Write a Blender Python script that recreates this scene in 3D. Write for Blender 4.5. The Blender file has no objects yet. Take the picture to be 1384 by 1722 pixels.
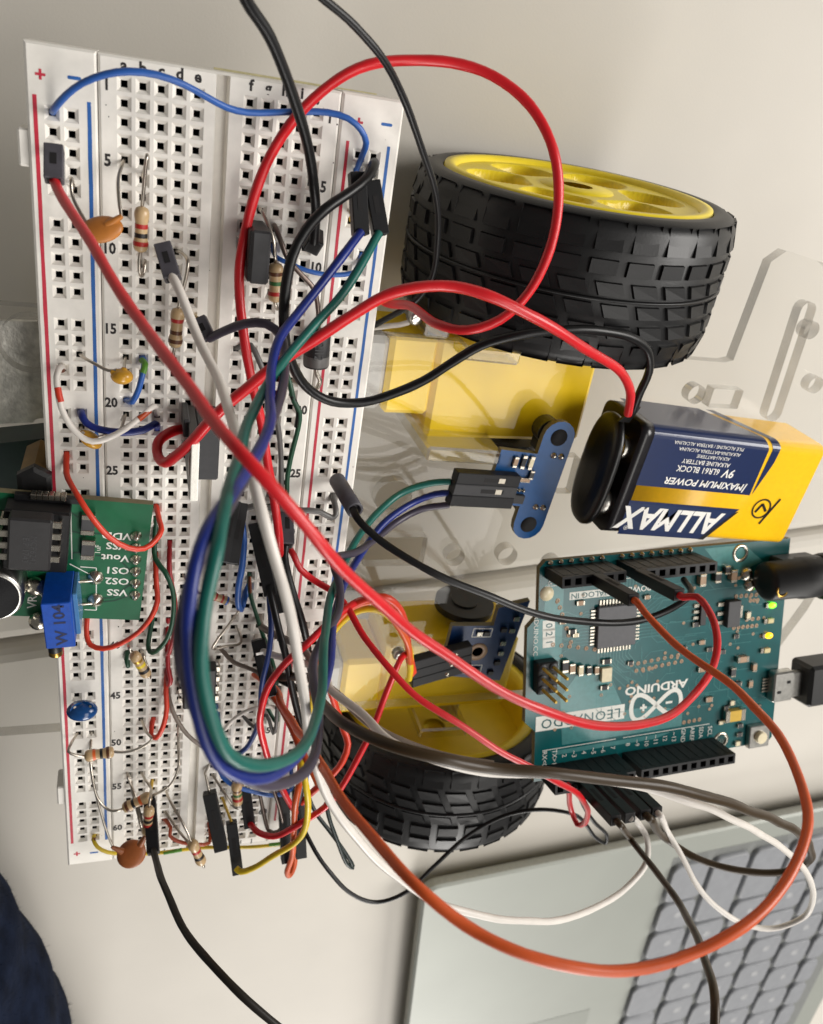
import bpy, math, random
from mathutils import Vector as V, Matrix
random.seed(7)
sc = bpy.context.scene
S = .001; ZT = 55.5                      # everything below is written in millimetres, board top = 0, table top = -55.5
TAB = -ZT
# ------------------------------------------------------------------ camera
F = 1403.2; PW, PH = 1384, 1722
RM = Matrix(((0.9504046507834024, 0.15081989041726024, 0.2720006625429512),
             (0.0013017768799177126, -0.8764763583246824, 0.48144314168430863),
             (0.31101335203851577, -0.45721171677071876, -0.8332035410998551)))
CAM = V((2.021, 7.085, 139.5075))
def W(p): return V((p[0]*S, p[1]*S, (p[2]+ZT)*S))
cd = bpy.data.cameras.new('camera'); cam = bpy.data.objects.new('camera', cd); sc.collection.objects.link(cam)
cd.sensor_fit = 'HORIZONTAL'; cd.sensor_width = 5.6; cd.lens = 5.6*F/PW
cd.clip_start = .005; cd.clip_end = 20
rt = RM.transposed()
x, y, z = rt @ V((1,0,0)), -(rt @ V((0,1,0))), -(rt @ V((0,0,1)))
m = Matrix(((x.x,y.x,z.x),(x.y,y.y,z.y),(x.z,y.z,z.z))).to_4x4(); m.translation = W(CAM); cam.matrix_world = m
cd.dof.use_dof = True; cd.dof.focus_distance = .148; cd.dof.aperture_fstop = cd.lens/0.85
sc.camera = cam
def ray(px, py): return rt @ V(((px-PW/2)/F, (py-PH/2)/F, 1))
def at(px, py, z):
    d = ray(px, py); return CAM + d*((z-CAM.z)/d.z)
def q(p):                                # a control point: pixel + height, or a ready vector
    return p.copy() if isinstance(p, V) else at(*p)
# ------------------------------------------------------------------ world and lamps (indoor, ceiling panels)
w = bpy.data.worlds.new('World'); sc.world = w; w.use_nodes = True
bg = w.node_tree.nodes['Background']; bg.inputs[0].default_value = (1, .97, .93, 1); bg.inputs[1].default_value = .14
def area(name, loc, size, power, col, target=(60,-70,-20)):
    l = bpy.data.lights.new(name, 'AREA'); l.shape = 'RECTANGLE'; l.size, l.size_y = size; l.energy = power; l.color = col
    o = bpy.data.objects.new(name, l); sc.collection.objects.link(o); o.location = V(loc)
    o.rotation_euler = (0, 0, 0) if target is None else (W(target)-o.location).to_track_quat('-Z', 'Y').to_euler()
    return o
area('ceiling_panel', (.66, -.50, 1.6), (.60, 1.25), 12, (1, .965, .915), None)
area('ceiling_panel_next', (.48, -1.78, 1.6), (.60, 1.25), 16, (1, .965, .915), None)
area('light_from_right', (1.0, .22, .66), (.55, .55), 15.5, (1, .968, .925))
area('ceiling_panel_far', (.45, -2.3, .95), (.7, .5), 26, (1, .97, .93), (.06*0+60,-70,-20))
sc.view_settings.view_transform = 'Standard'; sc.view_settings.look = 'None'; sc.view_settings.exposure = -.15; sc.view_settings.gamma = 1
sc.cycles.transparent_max_bounces = 32; sc.cycles.max_bounces = 12; sc.cycles.transmission_bounces = 10
# ------------------------------------------------------------------ materials
def lin(c): return tuple((v/255/12.92 if v/255 <= .04045 else ((v/255+.055)/1.055)**2.4) for v in c)+(1,)
MC = {}
def mat(name, rgb, rough=.5, metal=0., var=.08, vs=900., bump=0., bs=4000., coat=0., emit=0., alpha2=None, spec=.5, sheen=0.):
    if name in MC: return MC[name]
    m = bpy.data.materials.new(name); m.use_nodes = True; MC[name] = m
    n, l = m.node_tree.nodes, m.node_tree.links; b = n['Principled BSDF']
    c = lin(rgb)
    b.inputs['Roughness'].default_value = rough; b.inputs['Metallic'].default_value = metal
    b.inputs['Specular IOR Level'].default_value = spec
    if coat: b.inputs['Coat Weight'].default_value = coat; b.inputs['Coat Roughness'].default_value = .12
    if sheen: b.inputs['Sheen Weight'].default_value = sheen
    tc = n.new('ShaderNodeTexCoord')
    if var:
        t = n.new('ShaderNodeTexNoise'); t.inputs['Scale'].default_value = vs; t.inputs['Detail'].default_value = 4
        l.new(tc.outputs['Object'], t.inputs['Vector'])
        r = n.new('ShaderNodeValToRGB'); e = r.color_ramp.elements
        e[0].position, e[1].position = .3, .7
        c2 = alpha2 and lin(alpha2)
        e[0].color = c2 or tuple(v*(1-var) for v in c[:3])+(1,); e[1].color = tuple(min(1, v*(1+var*(0 if c2 else 1))) for v in c[:3])+(1,)
        l.new(t.outputs[0], r.inputs[0]); l.new(r.outputs[0], b.inputs['Base Color'])
    else: b.inputs['Base Color'].default_value = c
    if bump:
        t = n.new('ShaderNodeTexNoise'); t.inputs['Scale'].default_value = bs; t.inputs['Detail'].default_value = 3
        l.new(tc.outputs['Object'], t.inputs['Vector'])
        u = n.new('ShaderNodeBump'); u.inputs['Strength'].default_value = bump; u.inputs['Distance'].default_value = .0002
        l.new(t.outputs[0], u.inputs['Height']); l.new(u.outputs[0], b.inputs['Normal'])
    if emit:
        b.inputs['Emission Color'].default_value = c; b.inputs['Emission Strength'].default_value = emit
    return m
def clear_mat(name, tint=(.995,.995,.99), refl=1., rough=.02):
    if name in MC: return MC[name]
    m = bpy.data.materials.new(name); m.use_nodes = True; MC[name] = m
    n, l = m.node_tree.nodes, m.node_tree.links; n.clear()
    out = n.new('ShaderNodeOutputMaterial'); mix = n.new('ShaderNodeMixShader')
    tr = n.new('ShaderNodeBsdfTransparent'); tr.inputs[0].default_value = tint+(1,)
    gl = n.new('ShaderNodeBsdfGlossy'); gl.inputs['Roughness'].default_value = rough
    g = n.new('ShaderNodeNewGeometry'); d = n.new('ShaderNodeVectorMath'); d.operation = 'DOT_PRODUCT'
    l.new(g.outputs['Incoming'], d.inputs[0]); l.new(g.outputs['Normal'], d.inputs[1])
    def mt(op, a, bval=None):
        k = n.new('ShaderNodeMath'); k.operation = op
        if isinstance(a, float): k.inputs[0].default_value = a
        else: l.new(a, k.inputs[0])
        if bval is not None:
            if isinstance(bval, float): k.inputs[1].default_value = bval
            else: l.new(bval, k.inputs[1])
        return k.outputs[0]
    a = mt('ABSOLUTE', d.outputs['Value']); a = mt('SUBTRACT', 1., a); a = mt('POWER', a, 5.)
    a = mt('MULTIPLY', a, .97*refl); a = mt('ADD', a, .02*refl)
    l.new(a, mix.inputs[0]); l.new(tr.outputs[0], mix.inputs[1]); l.new(gl.outputs[0], mix.inputs[2]); l.new(mix.outputs[0], out.inputs[0])
    return m
def glass_mat(name, rgb=(240,240,235), rough=.06):
    m = mat(name, rgb, rough, var=0)
    b = m.node_tree.nodes['Principled BSDF']; b.inputs['Transmission Weight'].default_value = 1; b.inputs['IOR'].default_value = 1.49
    return m
def edge_mat(name):
    m = mat(name, (214,212,208), .12, .55, var=.35, vs=70); n, l = m.node_tree.nodes, m.node_tree.links
    tr = n.new('ShaderNodeBsdfTransparent'); tr.inputs[0].default_value = (.93,.93,.92,1); mx = n.new('ShaderNodeMixShader'); mx.inputs[0].default_value = .42
    l.new(n['Principled BSDF'].outputs[0], mx.inputs[1]); l.new(tr.outputs[0], mx.inputs[2]); l.new(mx.outputs[0], n['Material Output'].inputs[0])
    return m
M = dict(
 board=mat('breadboard_plastic', (238,234,226), .42, var=.04, vs=500, bump=.05),
 shaft=mat('hole_dark', (14,12,13), .8, var=0),
 redink=mat('red_ink', (196,44,66), .5, var=.12, vs=700), blueink=mat('blue_ink', (34,96,170), .5, var=.12, vs=700),
 ink=mat('black_ink', (38,34,34), .6, var=.2), foam=mat('foam_tape', (200,192,150), .8, bump=.3),
 red=mat('red_insulation', (202,26,34), .33, vs=300), dred=mat('dark_red_insulation', (158,24,32), .4, vs=300),
 scar=mat('scarlet_insulation', (208,58,34), .4, vs=300),
 orange=mat('orange_insulation', (206,84,30), .4, vs=300), dorange=mat('dark_orange_insulation', (170,66,26), .42, vs=300), yellow=mat('yellow_insulation', (212,182,26), .4, vs=300),
 green=mat('green_insulation', (8,92,82), .4, vs=300), dgreen=mat('dark_green_insulation', (18,70,46), .42, vs=300), lgreen=mat('leaf_green_insulation', (84,140,44), .42),
 blue=mat('blue_insulation', (14,36,116), .38, vs=300), mblue=mat('mid_blue_insulation', (42,92,170), .38, vs=300), nblue=mat('dark_blue_insulation', (24,52,118), .4, vs=300),
 violet=mat('grey_violet_insulation', (60,54,68), .4, vs=300), black=mat('black_insulation', (13,13,14), .38, vs=300, spec=.35), white=mat('white_insulation', (222,216,208), .4, var=.04, vs=300),
 taupe=mat('taupe_insulation', (128,116,106), .42, vs=300), brown=mat('brown_insulation', (56,42,22), .4, vs=300, spec=.35), dkb=mat('brown_black_insulation', (30,26,20), .4, spec=.35), gblack=mat('green_black_insulation', (30,42,40), .4),
 greyw=mat('grey_insulation', (92,90,88), .4),
 plug=mat('plug_plastic', (18,18,20), .45, spec=.4, var=.15, vs=600, bump=.06), gplug=mat('worn_plug_plastic', (70,68,74), .5, var=.2, vs=500, bump=.1),
 wire=mat('tinned_lead', (190,182,170), .28, 1, var=.1), solder=mat('solder', (200,194,180), .25, 1, var=.15, vs=900), copper=mat('bare_copper', (120,70,52), .4, .8),
 dkwire=mat('dull_lead', (110,98,92), .35, .9),
 brass=mat('brass', (176,140,70), .3, 1, var=.15), steel=mat('steel', (180,178,172), .3, 1, var=.12), galv=mat('galvanised', (214,211,203), .45, .35, var=.3, vs=420, bump=.9, bs=1100),
 chip=mat('chip_epoxy', (34,33,34), .5, var=.12, bump=.08, bs=6000), gchip=mat('grey_epoxy', (54,54,56), .5, var=.1, bump=.08, bs=6000),
 rbody=mat('resistor_lacquer', (186,158,118), .3, var=.1), b_red=mat('band_red', (168,36,32), .4), b_blk=mat('band_black', (22,18,18), .4), b_brn=mat('band_brown', (88,50,26), .4),
 b_org=mat('band_orange', (214,96,36), .4), b_gold=mat('band_gold', (186,146,60), .3, .7), b_grn=mat('band_green', (40,96,44), .4), b_yel=mat('band_yellow', (220,196,40), .4),
 tan=mat('ceramic_tan', (178,112,46), .45, var=.12, vs=500), brnc=mat('ceramic_brown', (142,78,34), .45, var=.12, vs=500, bump=.06), amber=mat('amber_dip', (198,146,44), .25, var=.1), bcap=mat('blue_dip', (20,66,120), .16, var=.1),
 pcbg=mat('green_mask', (10,92,58), .35, var=.12, vs=300), pcbt=mat('teal_mask', (4,84,86), .24, var=.14, vs=200, spec=.7), pcbt2=mat('teal_copper_mask', (70,128,128), .24, var=.1, spec=.7), pcbb=mat('blue_mask', (0,70,126), .33, var=.12, vs=300), pcbn=mat('navy_mask', (6,44,88), .35, var=.12),
 fr4=mat('board_edge', (120,112,84), .7), silk=mat('white_silkscreen', (226,226,218), .6, var=.05), trace=mat('masked_trace', (60,122,122), .24, var=.1, spec=.7),
 trim=mat('trimmer_blue', (14,74,172), .38, var=.1, bump=.06), dtrim=mat('ink_navy', (12,26,70), .5),
 cer=mat('ceramic_chip', (170,140,112), .4), pale=mat('pale_chip', (226,214,180), .35), gold=mat('gold_chip', (204,168,70), .35, .3),
 ledg=mat('lit_green', (110,255,30), .3, var=0, emit=5), ledy=mat('lit_yellow', (255,185,15), .3, var=0, emit=4), ledoff=mat('led_off', (214,200,150), .3),
 tyre=mat('tyre_rubber', (17,17,18), .42, spec=.4, var=.15, vs=160, bump=.1, bs=2500), rim=mat('yellow_nylon', (246,220,44), .36, var=.05, vs=200),
 motor=mat('yellow_gearbox', (242,204,12), .38, var=.05, vs=160), whitep=mat('white_nylon', (214,208,196), .4), can=mat('motor_can', (172,170,166), .35, .85, var=.1),
 blackp=mat('black_plastic', (16,16,17), .42, var=.15, vs=400, bump=.06), vinyl=mat('black_vinyl', (10,10,10), .34, var=.2, vs=200, bump=.12, bs=900),
 acr=clear_mat('clear_acrylic'), acre=edge_mat('acrylic_edge'), acrb=clear_mat('acrylic_bracket', (.93,.93,.91), 3.2, .04),
 bnavy=mat('battery_navy', (1,30,78), .3, var=.05, coat=.3), byel=mat('battery_yellow', (240,186,16), .32, var=.04, coat=.3), bblk=mat('battery_black_ink', (20,18,22), .3),
 bwht=mat('battery_white_ink', (236,234,228), .3, var=.03), bglare=mat('battery_navy_glare', (14,38,80), .3, coat=.3, var=.1, vs=200),
 table=mat('table_laminate', (201,196,187), .55, var=.035, vs=22, bump=.1, bs=1800, spec=.18), edge=mat('table_edge_band', (120,110,92), .5),
 alu=mat('laptop_aluminium', (150,153,146), .5, .2, var=.03, vs=30, bump=.05), alud=mat('laptop_side', (152,153,146), .5, .2), pad=mat('trackpad_glass', (147,150,143), .35, var=.02),
 key=mat('grey_keycap', (134,136,140), .5, var=.06, vs=300), keyl=mat('key_legend', (158,159,161), .6, var=.3, vs=900), deck=mat('key_well', (118,120,118), .5),
 cloth=mat('navy_cloth', (19,26,42), 1., var=.5, vs=140, bump=1., bs=700, spec=.1), teald=mat('dark_teal_plastic', (34,48,48), .4, var=.3, vs=120),
)
# ------------------------------------------------------------------ mesh helpers
def frame(zdir, hint=V((0,0,1))):
    zd = zdir.normalized(); xd = hint.cross(zd)
    if xd.length < 1e-3: xd = V((1,0,0)).cross(zd)
    xd.normalize(); return xd, zd.cross(xd), zd
class MB:
    def __init__(s): s.v=[]; s.f=[]; s.m=[]; s.s=[]
    def add(s, vs, fs, mi=0, sm=False):
        o = len(s.v); s.v += [V(p) for p in vs]
        for f in fs: s.f.append([o+i for i in f]); s.m.append(mi); s.s.append(sm)
        return s
    def box(s, c, h, ax=None, b=0., mi=0):           # centre, half sizes, axes, chamfer
        X, Y, Z = ax or (V((1,0,0)), V((0,1,0)), V((0,0,1))); c = V(c)
        P = lambda a, d, e: c+X*a+Y*d+Z*e
        hx, hy, hz = h; b = min(b, .45*min(h)*2)
        if b <= 0:
            vs = [P(i*hx, j*hy, k*hz) for i in (-1,1) for j in (-1,1) for k in (-1,1)]
            return s.add(vs, [(0,1,3,2),(4,6,7,5),(0,4,5,1),(2,3,7,6),(0,2,6,4),(1,5,7,3)], mi)
        vs = []; ix = {}
        for i in (-1,1):
            for j in (-1,1):
                for k in (-1,1):
                    for t in range(3):
                        ix[i,j,k,t] = len(vs)
                        vs.append(P(i*(hx-(b if t != 0 else 0)), j*(hy-(b if t != 1 else 0)), k*(hz-(b if t != 2 else 0))))
        fs = []
        for t in range(3):
            for sg in (-1,1):
                qd = [(-1,-1),(1,-1),(1,1),(-1,1)]
                if sg < 0: qd = qd[::-1]
                if t == 0: fs.append([ix[sg,a,c2,0] for a,c2 in qd])
                if t == 1: fs.append([ix[c2,sg,a,1] for a,c2 in qd])
                if t == 2: fs.append([ix[a,c2,sg,2] for a,c2 in qd])
        for i in (-1,1):
            for j in (-1,1):
                e = [ix[i,j,-1,0],ix[i,j,1,0],ix[i,j,1,1],ix[i,j,-1,1]]; fs.append(e if i*j < 0 else e[::-1])
                e = [ix[i,-1,j,0],ix[i,1,j,0],ix[i,1,j,2],ix[i,-1,j,2]]; fs.append(e if i*j > 0 else e[::-1])
                e = [ix[-1,i,j,1],ix[1,i,j,1],ix[1,i,j,2],ix[-1,i,j,2]]; fs.append(e if i*j < 0 else e[::-1])
                for k in (-1,1):
                    e = [ix[i,j,k,t] for t in range(3)]; fs.append(e if i*j*k > 0 else e[::-1])
        return s.add(vs, fs, mi)
    def tube(s, pts, r, n=8, mi=0, cap=True):
        pts = [V(p) for p in pts]; k = len(pts); rr = r if isinstance(r, (list, tuple)) else [r]*k
        vs = []; up = None
        for i, p in enumerate(pts):
            t = (pts[min(i+1,k-1)]-pts[max(i-1,0)])
            if t.length < 1e-9: t = V((0,0,1))
            t.normalize()
            if up is None: up = frame(t)[0]
            up = up-t*up.dot(t)
            if up.length < 1e-4: up = frame(t)[0]
            up.normalize(); bi = t.cross(up)
            vs += [p+(up*math.cos(a)+bi*math.sin(a))*rr[i] for a in (2*math.pi*j/n for j in range(n))]
        s.add(vs, [(i*n+j, i*n+(j+1)%n, (i+1)*n+(j+1)%n, (i+1)*n+j) for i in range(k-1) for j in range(n)], mi, True)
        if cap:
            s.add(vs[:n], [list(range(n))[::-1]], mi); s.add(vs[-n:], [list(range(n))], mi)
        return s
    def lathe(s, prof, o, ax, n=24, mi=0, sm=True, cap=True):   # prof: (radius, height along ax)
        X, Y, Z = frame(V(ax)); o = V(o); vs = []
        for r, h in prof: vs += [o+Z*h+(X*math.cos(a)+Y*math.sin(a))*r for a in (2*math.pi*j/n for j in range(n))]
        fs = [(i*n+j, i*n+(j+1)%n, (i+1)*n+(j+1)%n, (i+1)*n+j) for i in range(len(prof)-1) for j in range(n)]
        s.add(vs, fs, mi, sm)
        if not cap or prof[0] == prof[-1]: return s
        if prof[0][0] > 1e-6: s.add(vs[:n], [list(range(n))[::-1]], mi)
        if prof[-1][0] > 1e-6: s.add(vs[-n:], [list(range(n))], mi)
        return s
    def prism(s, out, o, ax, h0, h1, mi=0, mside=None, sm=False):
        X, Y, Z = ax; o = V(o); n = len(out)
        a = sum(out[i][0]*out[(i+1)%n][1]-out[(i+1)%n][0]*out[i][1] for i in range(n))
        if a < 0: out = out[::-1]
        vs = [o+X*p[0]+Y*p[1]+Z*h0 for p in out]+[o+X*p[0]+Y*p[1]+Z*h1 for p in out]
        s.add(vs, [list(range(n))[::-1], list(range(n, 2*n))], mi)
        s.add(vs, [(i, (i+1)%n, n+(i+1)%n, n+i) for i in range(n)], mi if mside is None else mside, sm)
        return s
    def ell(s, c, h, ax=None, n=16, mi=0):
        X, Y, Z = ax or (V((1,0,0)), V((0,1,0)), V((0,0,1))); c = V(c); k = n//2; vs = []
        for i in range(k+1):
            t = math.pi*i/k
            for j in range(n):
                a = 2*math.pi*j/n
                vs.append(c+X*(h[0]*math.sin(t)*math.cos(a))+Y*(h[1]*math.sin(t)*math.sin(a))-Z*(h[2]*math.cos(t)))
        return s.add(vs, [(i*n+j, i*n+(j+1)%n, (i+1)*n+(j+1)%n, (i+1)*n+j) for i in range(k) for j in range(n)], mi, True)
    def holes(s, cells, o, ax, pitch, outer, inner, d1, d2, mi=0, mh=1):   # square sockets sunk in a face
        X, Y, Z = ax; o = V(o)
        sq = lambda cx, cy, e, z: [o+X*(cx+a*e/2)+Y*(cy+b*e/2)+Z*z for a, b in ((-1,-1),(1,-1),(1,1),(-1,1))]
        for cx, cy in cells:
            vs = sq(cx,cy,pitch,0)+sq(cx,cy,outer,0)+sq(cx,cy,inner,-d1)+sq(cx,cy,inner,-d2)
            r = lambda a: [(a+i, a+(i+1)%4, a+4+(i+1)%4, a+4+i) for i in range(4)]
            s.add(vs, r(0)+r(4), mi); s.add(vs, r(8)+[(12,13,14,15)], mh)
        return s
    def build(s, name, mats, parent=None, base=None):
        me = bpy.data.meshes.new(name)
        wp = parent_loc(parent) if parent else W(base if base is not None else centroid_base(s.v))
        me.from_pydata([W(p)-wp for p in s.v], [], s.f)
        for mm in (mats if isinstance(mats, (list, tuple)) else [mats]): me.materials.append(M[mm] if isinstance(mm, str) else mm)
        me.polygons.foreach_set('material_index', s.m); me.polygons.foreach_set('use_smooth', s.s); me.update()
        return link(name, me, parent, wp)
def centroid_base(vs):
    n = len(vs); return (sum(p[0] for p in vs)/n, sum(p[1] for p in vs)/n, min(p[2] for p in vs))
def parent_loc(o):
    l = V((0,0,0))
    while o: l = l+o.location; o = o.parent
    return l
def link(name, data, parent, wp):
    o = bpy.data.objects.new(name, data); sc.collection.objects.link(o)
    if parent: o.parent = parent
    else: o.location = wp
    return o
def tag(o, label=None, cat=None, group=None, kind=None):
    for k, v in (('label',label),('category',cat),('group',group),('kind',kind)):
        if v: o[k] = v
    return o
def thing(name, label, cat, base, group=None):
    o = bpy.data.objects.new(name, None); sc.collection.objects.link(o); o.location = W(base); o.empty_display_size = .005
    return tag(o, label, cat, group)
def text(name, body, size, o, X, Y, mat_, parent, bold=0., align='CENTER', shear=0., sx=1., gap=1.):
    """flat printed lettering: size = cap height in mm, o = centre of the line"""
    c = bpy.data.curves.new(name, 'FONT'); c.body = body; c.size = 1; c.align_x = align; c.align_y = 'CENTER'
    c.offset = bold; c.shear = shear; c.resolution_u = 2; c.space_character = gap; c.space_line = .85
    t = bpy.data.objects.new('t', c); sc.collection.objects.link(t)
    dg = bpy.context.evaluated_depsgraph_get(); me = bpy.data.meshes.new_from_object(t.evaluated_get(dg))
    bpy.data.objects.remove(t); bpy.data.curves.remove(c)
    k = size/.69; X, Y, o = V(X).normalized(), V(Y).normalized(), V(o); wp = parent_loc(parent)
    for v in me.vertices: v.co = W(o+X*(v.co.x*k*sx)+Y*(v.co.y*k))-wp
    me.name = name; me.materials.clear(); me.materials.append(M[mat_]); me.update()
    return link(name, me, parent, wp)
def smooth(pts, step=1.2, closed=False):
    """centripetal Catmull-Rom through the control points"""
    P = [q(p) for p in pts]; P = [P[0]*2-P[1]]+P+[P[-1]*2-P[-2]]; out = []
    for i in range(1, len(P)-2):
        p0, p1, p2, p3 = P[i-1:i+3]
        d = lambda a, b: max(1e-4, (b-a).length)**.5
        t0 = 0; t1 = d(p0,p1); t2 = t1+d(p1,p2); t3 = t2+d(p2,p3); n = max(2, int((p2-p1).length/step))
        for j in range(n):
            t = t1+(t2-t1)*j/n
            a1 = p0*((t1-t)/(t1-t0))+p1*((t-t0)/(t1-t0)); a2 = p1*((t2-t)/(t2-t1))+p2*((t-t1)/(t2-t1)); a3 = p2*((t3-t)/(t3-t2))+p3*((t-t2)/(t3-t2))
            b1 = a1*((t2-t)/(t2-t0))+a2*((t-t0)/(t2-t0)); b2 = a2*((t3-t)/(t3-t1))+a3*((t-t1)/(t3-t1))
            out.append(b1*((t2-t)/(t2-t1))+b2*((t-t1)/(t2-t1)))
    out.append(P[-2]); return out
UX, UY, UZ = V((1,0,0)), V((0,1,0)), V((0,0,1)); AX = (UX, UY, UZ)
P = 2.54
COL = {c: i*P for i, c in enumerate('abcde')}; COL.update({c: (7+i)*P for i, c in enumerate('fghij')}); COL.update({'+': -9.7, '-': -7.16, 'p': 35.1, 'n': 37.65})
def H(c, r, z=0.): return V((COL[c], -(r-1)*P, z))
def rotz(a): c, s_ = math.cos(a), math.sin(a); return V((c,s_,0)), V((-s_,c,0)), V((0,0,1))
# ================================================================== SETTING
sa, sb = at(0,1090,TAB), at(1370,897,TAB); sd = (sb-sa); sd.z = 0; sd.normalize(); sn = V((-sd.y, sd.x, 0)); so_ = sa.copy()
def slab(name, y0, y1):
    prof = [(0,-25),(0,-5),(.25,-3.4),(.9,-1.9),(2.2,-.8),(4.2,0)] ; b = MB(); L = 900
    ys = [(y0+p[0], p[1]) for p in prof]+[(y1-p[0], p[1]) for p in prof[::-1]]
    vs = [so_+sd*x+sn*yy+UZ*zz for x in (-L, L) for yy, zz in ys]; n = len(ys)
    b.add(vs, [(i+1, i, n+i, n+i+1) for i in range(n-1)]+[(0, n-1, 2*n-1, n), list(range(n)), list(range(2*n-1, n-1, -1))], 0)
    o = b.build(name, ['table'], base=tuple(so_+sn*((y0+y1)/2)-UZ*25)); tag(o, kind='structure'); return o
slab('table_top', .9, 700); slab('table_top', -900, -.9)
f = MB().box((60,-70,TAB-120), (900,900,2)).build('floor', mat('floor_grey', (96,92,86), .6, bump=.1)); tag(f, kind='structure')

# laptop ------------------------------------------------------------
LZ = -45.; LO = at(713, 1496, LZ); lx, ly, lz = rotz(math.radians(4.6))
lap = thing('laptop', 'open pale silver laptop with grey keys, below the robot', 'laptop', (LO.x+100, LO.y-100, TAB))
def LP(x_, y_, z_=0): return LO+lx*x_+ly*y_+UZ*z_
b = MB(); r = 6; oc = []
for cx, cy, a0 in ((r,-r,90),(r,-330+r,180),(235-r,-330+r,270),(235-r,-r,0)):
    for k in range(6):
        a = math.radians(a0+k*18); oc.append((cx+r*math.cos(a), cy+r*math.sin(a)))
oc2 = [(117+(p[0]-117)*.992, -165+(p[1]+165)*.994) for p in oc]; oc3 = [(117+(p[0]-117)*.93, -165+(p[1]+165)*.95) for p in oc]
n = len(oc); vs = [LP(p[0],p[1],-9) for p in oc3]+[LP(p[0],p[1],-4) for p in oc]+[LP(p[0],p[1],-.8) for p in oc]+[LP(p[0],p[1],0) for p in oc2]
kx0, kx1, ky0, ky1 = 106.5, 222, -12, -318
fs = [((i+1)%n+k*n, i+k*n, i+(k+1)*n, (i+1)%n+(k+1)*n) for k in range(3) for i in range(n)]
b.add(vs, fs[:2*n], 1, True); b.add(vs, fs[2*n:]+[list(range(n))], 0); b.add(vs[3*n:], [list(range(n))[::-1]], 0)
lb = b.build('laptop_base', ['alu','alud'], lap)
MB().prism([(kx0,ky0),(kx0,ky1),(kx1,ky1),(kx1,ky0)], LP(0,0,.06), (lx,ly,UZ), 0, .05).build('key_well', 'deck', lap)
b = MB(); b.prism([(8,-108),(8,-222),(88,-222),(88,-108)], LP(0,0,.06), (lx,ly,UZ), 0, .05); b.build('trackpad', 'pad', lap)
def keymesh(wx, wy):
    b = MB(); out = []; r = 3.0
    for cx, cy, a0 in ((wx/2-r,wy/2-r,0),(-wx/2+r,wy/2-r,90),(-wx/2+r,-wy/2+r,180),(wx/2-r,-wy/2+r,270)):
        for k in range(4):
            a = math.radians(a0+k*30); out.append((cx+r*math.cos(a), cy+r*math.sin(a)))
    n = len(out); lay = [(1,0),(1,1.5),(.95,2.1),(.88,2.05)]
    vs = [V((p[0]*k, p[1]*k, z_)) for k, z_ in lay for p in out]
    b.add(vs, [(i+k*n, (i+1)%n+k*n, (i+1)%n+(k+1)*n, i+(k+1)*n) for k in range(3) for i in range(n)], 0, True)
    b.add(vs[3*n:], [list(range(n))], 0)
    me = bpy.data.meshes.new('key'); me.from_pydata([p*S for p in b.v], [], b.f); me.materials.append(M['key'])
    me.polygons.foreach_set('use_smooth', b.s)
    return me
KM = {}
rows = [(115.5,[1.25,1,1,1,1.25,5,1,1,1]),(135,[2.25,1,1,1,1,1,1,1,1,1,1,2.2]),(154.5,[1.75]+[1]*11+[2]),(174,[1.5]+[1]*12+[1]),(193.5,[1]*14),(209,[1]*14)]
rotm = Matrix.Rotation(math.radians(4.6), 4, 'Z')
for ri, (rx, ws) in enumerate(rows):
    yy = -15.
    for wk in ws:
        wy = 19.2*wk-2.1; wx = 17.1 if ri < 5 else 9
        kk = (wx, round(wy,2)); me = KM.setdefault(kk, None) or keymesh(*kk); KM[kk] = me
        o = bpy.data.objects.new('key', me); sc.collection.objects.link(o); o.parent = lap
        o.matrix_local = Matrix.Translation(W(LP(rx, yy-19.2*wk/2, .12))-lap.location) @ rotm
        yy -= 19.2*wk
        if wk == 1 and ri < 5:      # backlit legend mark, painted as a soft pale unreadable blot on the cap
            c = LP(rx+1, yy+19.2/2+1, 2.2); bb = MB(); bb.prism([(2.4*math.cos(a)*(.6+.5*random.random()), 2.0*math.sin(a)) for a in (k*math.pi/4 for k in range(8))], c, (lx,ly,UZ), 0, .04)
            bb.build('key_legend', 'keyl', o)
# navy sleeve at the lower left ----------------------------------------
e0, e1, e2 = at(-12,1478,-30), at(62,1590,-30), at(118,1745,-30)
b = MB(); pts = []; rad = []
dirv = (e2-e0); dirv.z = 0; dirv.normalize(); nrm = V((dirv.y, -dirv.x, 0))
if nrm.x > 0: nrm = -nrm
R0 = 45
cl = [e0-dirv*60, e0, e1, e2, e2+dirv*70]
vs = smooth([V((p.x+nrm.x*R0*.8, p.y+nrm.y*R0*.8, TAB+R0*.9)) for p in cl], 3.)
rad = [R0*(.9+.012*math.sin(i*.9)+.01*math.sin(i*.37+1)) for i in range(len(vs))]
b.tube(vs, rad, 40); o = b.build('jacket_sleeve', 'cloth')
fz = MB(); rf = random.Random(5)
for _ in range(14000):
    i = rf.randrange(2, len(vs)-2); a = rf.uniform(0, 2*math.pi); t_ = (vs[i+1]-vs[i-1]).normalized(); u_ = frame(t_)[0]; w_ = frame(t_)[1]
    nn = u_*math.cos(a)+w_*math.sin(a); p0 = vs[i]+nn*rad[i]*.995+t_*rf.uniform(-1.5,1.5); tip = p0+nn*rf.uniform(.2,1.3)+t_*rf.uniform(-1,1)+V((rf.uniform(-.6,.6),rf.uniform(-.6,.6),rf.uniform(-.6,.6)))
    sd_ = nn.cross(V((rf.uniform(-1,1),rf.uniform(-1,1),rf.uniform(-1,1)))).normalized()*.07
    fz.add([p0-sd_, p0+sd_, tip], [(0,1,2)])
k_ = fz.build('cloth_fuzz', 'cloth', o); k_['kind'] = 'stuff'
tag(o, 'fuzzy navy blue sleeve at the bottom left corner of the table', 'sleeve')
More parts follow.
